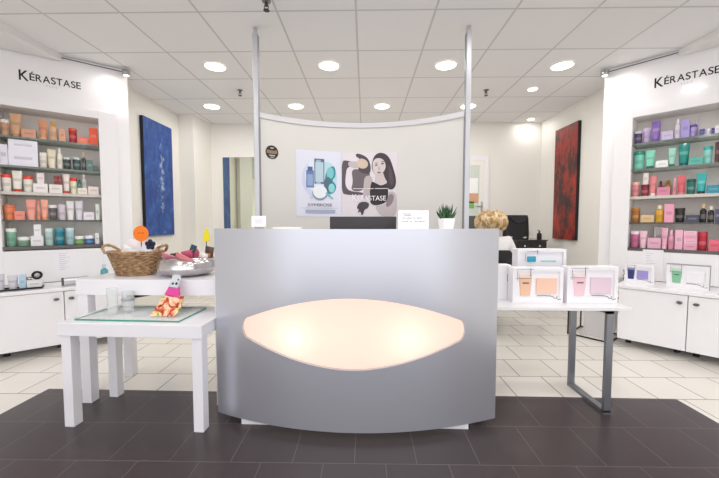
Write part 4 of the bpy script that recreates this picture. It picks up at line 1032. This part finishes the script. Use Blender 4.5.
# ------------------------------------------------------------------ person, seated with their back to the camera
def skin_body(name, chains, parent, m, sub=2):
    V = []; E_ = []; R_ = []; names = {}
    for key, p, r, par in chains:
        names[key] = len(V); V.append(p); R_.append(r)
        if par is not None: E_.append((names[par], names[key]))
    me = bpy.data.meshes.new(name); me.from_pydata(V, E_, [])
    ob = bpy.data.objects.new(name, me); COL.objects.link(ob)
    sk = ob.modifiers.new('skin', 'SKIN'); sk.use_smooth_shade = True
    for i, sv in enumerate(me.skin_vertices[0].data):
        r = R_[i]; sv.radius = r if isinstance(r, tuple) else (r, r); sv.use_root = (i == 0)
    sb_ = ob.modifiers.new('sub', 'SUBSURF'); sb_.levels = sub; sb_.render_levels = sub
    bpy.context.view_layer.update()
    dg = bpy.context.evaluated_depsgraph_get()
    m2 = bpy.data.meshes.new_from_object(ob.evaluated_get(dg)); m2.name = name
    bpy.data.objects.remove(ob)
    m2.materials.clear(); m2.materials.append(m)
    for p in m2.polygons: p.use_smooth = True
    o = bpy.data.objects.new(name, m2); COL.objects.link(o); o.parent = parent
    return o
PX, PY = 1.325, 3.53
person = thing('person', 'person with fluffy blonde hair in white top, seated facing away behind the desk', 'person', (PX, PY, 0), math.radians(-8))
ch = [('pel', (0, 0, .60), (.13, .10), None), ('waist', (0, .0, .74), (.115, .085), 'pel'), ('chest', (0, .01, .88), (.135, .095), 'waist'), ('neckb', (0, .03, .985), .06, 'chest'), ('neck', (0, .045, 1.03), .047, 'neckb'),
      ('head1', (0, .065, 1.085), .07, 'neck'), ('head2', (0, .07, 1.15), .084, 'head1'), ('head3', (0, .065, 1.195), .066, 'head2'), ('nose0', (0, .14, 1.12), .022, 'head2'), ('nose', (0, .168, 1.105), .010, 'nose0')]
for s, n in ((-1, 'l'), (1, 'r')):
    ch += [('sh' + n, (s * .155, .02, .95), .058, 'chest'), ('ua' + n, (s * .205, .04, .84), .048, 'sh' + n), ('el' + n, (s * .225, .09, .70), .04, 'ua' + n), ('fa' + n, (s * .18, .22, .68), .035, 'el' + n), ('wr' + n, (s * .13, .31, .675), .024, 'fa' + n), ('pa' + n, (s * .11, .37, .672), (.034, .016), 'wr' + n)]
    for k in range(4):
        dx = s * (.11 + (.027 - .018 * k)); ln = (.055, .07, .075, .065)[k]
        ch += [('f%d' % k + n, (dx, .405, .672), .009, 'pa' + n), ('g%d' % k + n, (dx - s * .004, .405 + ln * .6, .664), .008, 'f%d' % k + n), ('h%d' % k + n, (dx - s * .006, .405 + ln, .648), .0065, 'g%d' % k + n)]
    ch += [('t0' + n, (s * .075, .365, .675), .01, 'pa' + n), ('t1' + n, (s * .055, .395, .668), .0085, 't0' + n)]
    ch += [('hip' + n, (s * .09, .06, .565), .088, 'pel'), ('kn' + n, (s * .12, .43, .55), .06, 'hip' + n), ('ca' + n, (s * .12, .45, .34), .052, 'kn' + n), ('an' + n, (s * .12, .42, .09), .034, 'ca' + n), ('to' + n, (s * .13, .55, .045), .032, 'an' + n)]
SKIN = mat('d9a98c', .5)
skin_body('body', ch, person, SKIN)
sh = [('a', (0, 0, .62), (.150, .118), None), ('b', (0, 0, .74), (.135, .102), 'a'), ('c', (0, .008, .885), (.157, .113), 'b'), ('d', (0, .03, .985), (.085, .075), 'c')]
for s, n in ((-1, 'l'), (1, 'r')):
    sh += [('s' + n, (s * .162, .02, .952), .07, 'c'), ('u' + n, (s * .214, .04, .84), .062, 's' + n), ('e' + n, (s * .232, .075, .745), .056, 'u' + n)]
skin_body('blouse', sh, person, mat('f3f0f1', .7))
tr_ = [('p', (0, .0, .585), (.152, .115), None)]
for s, n in ((-1, 'l'), (1, 'r')):
    tr_ += [('h' + n, (s * .09, .08, .565), .1, 'p'), ('k' + n, (s * .12, .43, .55), .073, 'h' + n), ('c' + n, (s * .12, .45, .34), .064, 'k' + n), ('a' + n, (s * .12, .425, .13), .055, 'c' + n)]
skin_body('trousers', tr_, person, mat('1b1a1d', .7))
for s in (-1, 1):
    b = B(); b.loft([[(s * .125 + x, .49 + y, z) for x, y, z in sup(.045 * q, .115 * q, zz, 20, 2.6)] for q, zz in ((.95, 0), (1, .012), (.98, .04), (.7, .075))]); b.build('shoe', mat('1a181a', .4), person)
    b = B(); b.ball((s * .032, .142, 1.15), .0125); b.build('eye', mat('f4f2f0', .2), person)
    b = B(); b.ball((s * .084, .065, 1.125), .026, .35, .7, 1.15, 12); b.build('ear', SKIN, person)
b = B(); b.tube([(-.024, .146, 1.062), (0, .153, 1.06), (.024, .146, 1.062)], .0055, 6); b.build('mouth', mat('b05c58', .5), person)
# fluffy bob: many tapered locks over a cap
hairm = ramp_mat('blonde_hair', [(.3, '74563a'), (.43, 'b8925f'), (.54, 'dfc497'), (.68, 'f7eedd')], 17, 8, (1, 1, .8), .5, 1.2)
b = B(); rnd = random.Random(3)
hc = Vector((0, .055, 1.15))
b.ball(tuple(hc + Vector((0, -.012, .0))), .098, 1.1, .98, .98, 24)
for k in range(360):
    a = rnd.uniform(-PI * 1.18, PI * .18)         # back and sides
    top = rnd.uniform(.0, .9)
    bot = rnd.uniform(1.6, 2.4) if math.sin(a) < .5 else rnd.uniform(1.0, 1.3)
    wob = rnd.uniform(-.5, .5); puff = rnd.uniform(.94, 1.16); flick = rnd.uniform(-.1, .22)
    pts = []
    for q in range(7):
        f = q / 6; th = top + (bot - top) * f; aa = a + wob * f * f
        rr = .104 * puff * (1 + .24 * math.sin(PI * min(1, f * .85)) * abs(math.cos(aa)) + flick * f ** 3)
        pts.append(hc + Vector((rr * 1.12 * math.sin(th) * math.cos(aa), rr * .98 * math.sin(th) * math.sin(aa) - .008, rr * .98 * math.cos(th) + .005 * math.sin(q * 2 + k))))
    b.tube(pts, .0062, 5, taper=(.5, .9, 1, 1, .9, .65, .15))
b.build('hair', hairm, person)

# salon chair under the person
t = thing('salon_chair', 'black salon chair with the seated blonde person on it', 'chair', (PX, PY, 0), math.radians(-8))
b = B(); b.box(-.22, .22, -.16, .26, .40, .485, .02); b.build('seat', BLACK, t)
b = B(); b.loft([[(x, -.19 - .02 * (z - .5) + y, z) for x, y, _ in sup(w_, .028, 0, 24, 4)] for z, w_ in ((.5, .13), (.54, .16), (.7, .165), (.84, .155), (.875, .13))]); b.build('backrest', BLACK, t)
b = B(); b.box(-.03, .03, -.175, -.14, .40, .56); b.build('bracket', STEEL, t, smooth=False)
b = B(); b.lathe([(.03, .03), (.03, .4)], (-.07, .02, 0)); b.build('column', STEEL, t)
b = B(); b.lathe([(.15, 0), (.15, .012), (.12, .022), (.04, .032)], (-.075, .02, 0), n=36); b.build('base', STEEL, t)

# ------------------------------------------------------------------ light
w = bpy.data.worlds.new('daylight'); SC.world = w; w.use_nodes = True
wt = w.node_tree; tcw = wt.nodes.new('ShaderNodeTexCoord'); sz = wt.nodes.new('ShaderNodeSeparateXYZ'); mrw = wt.nodes.new('ShaderNodeMapRange'); mxw = wt.nodes.new('ShaderNodeMix'); mxw.data_type = 'RGBA'
mrw.inputs['From Min'].default_value = -.12; mrw.inputs['From Max'].default_value = .12
mxw.inputs['A'].default_value = (.78, .76, .76, 1); mxw.inputs['B'].default_value = (.95, .97, 1.0, 1)
wt.links.new(tcw.outputs['Generated'], sz.inputs[0]); wt.links.new(sz.outputs['Z'], mrw.inputs['Value']); wt.links.new(mrw.outputs['Result'], mxw.inputs['Factor']); wt.links.new(mxw.outputs['Result'], wt.nodes['Background'].inputs['Color'])
w.node_tree.nodes['Background'].inputs['Strength'].default_value = 1.75
# more of the shop's downlights over the front half of the room
k = 0
for y in (2.32, 1.13, -.06, -1.25):
    for x in (-1.54, -.37, .82, 2.01): lamp(x, y, 4.5)
vs = SC.view_settings
vs.view_transform = 'Standard'; vs.look = 'None'; vs.gamma = 1.0; vs.exposure = 0.16; vs.use_curve_mapping = False
SC.cycles.use_denoising = True
SC.cycles.max_bounces = 10
SC.cycles.sample_clamp_indirect = 6
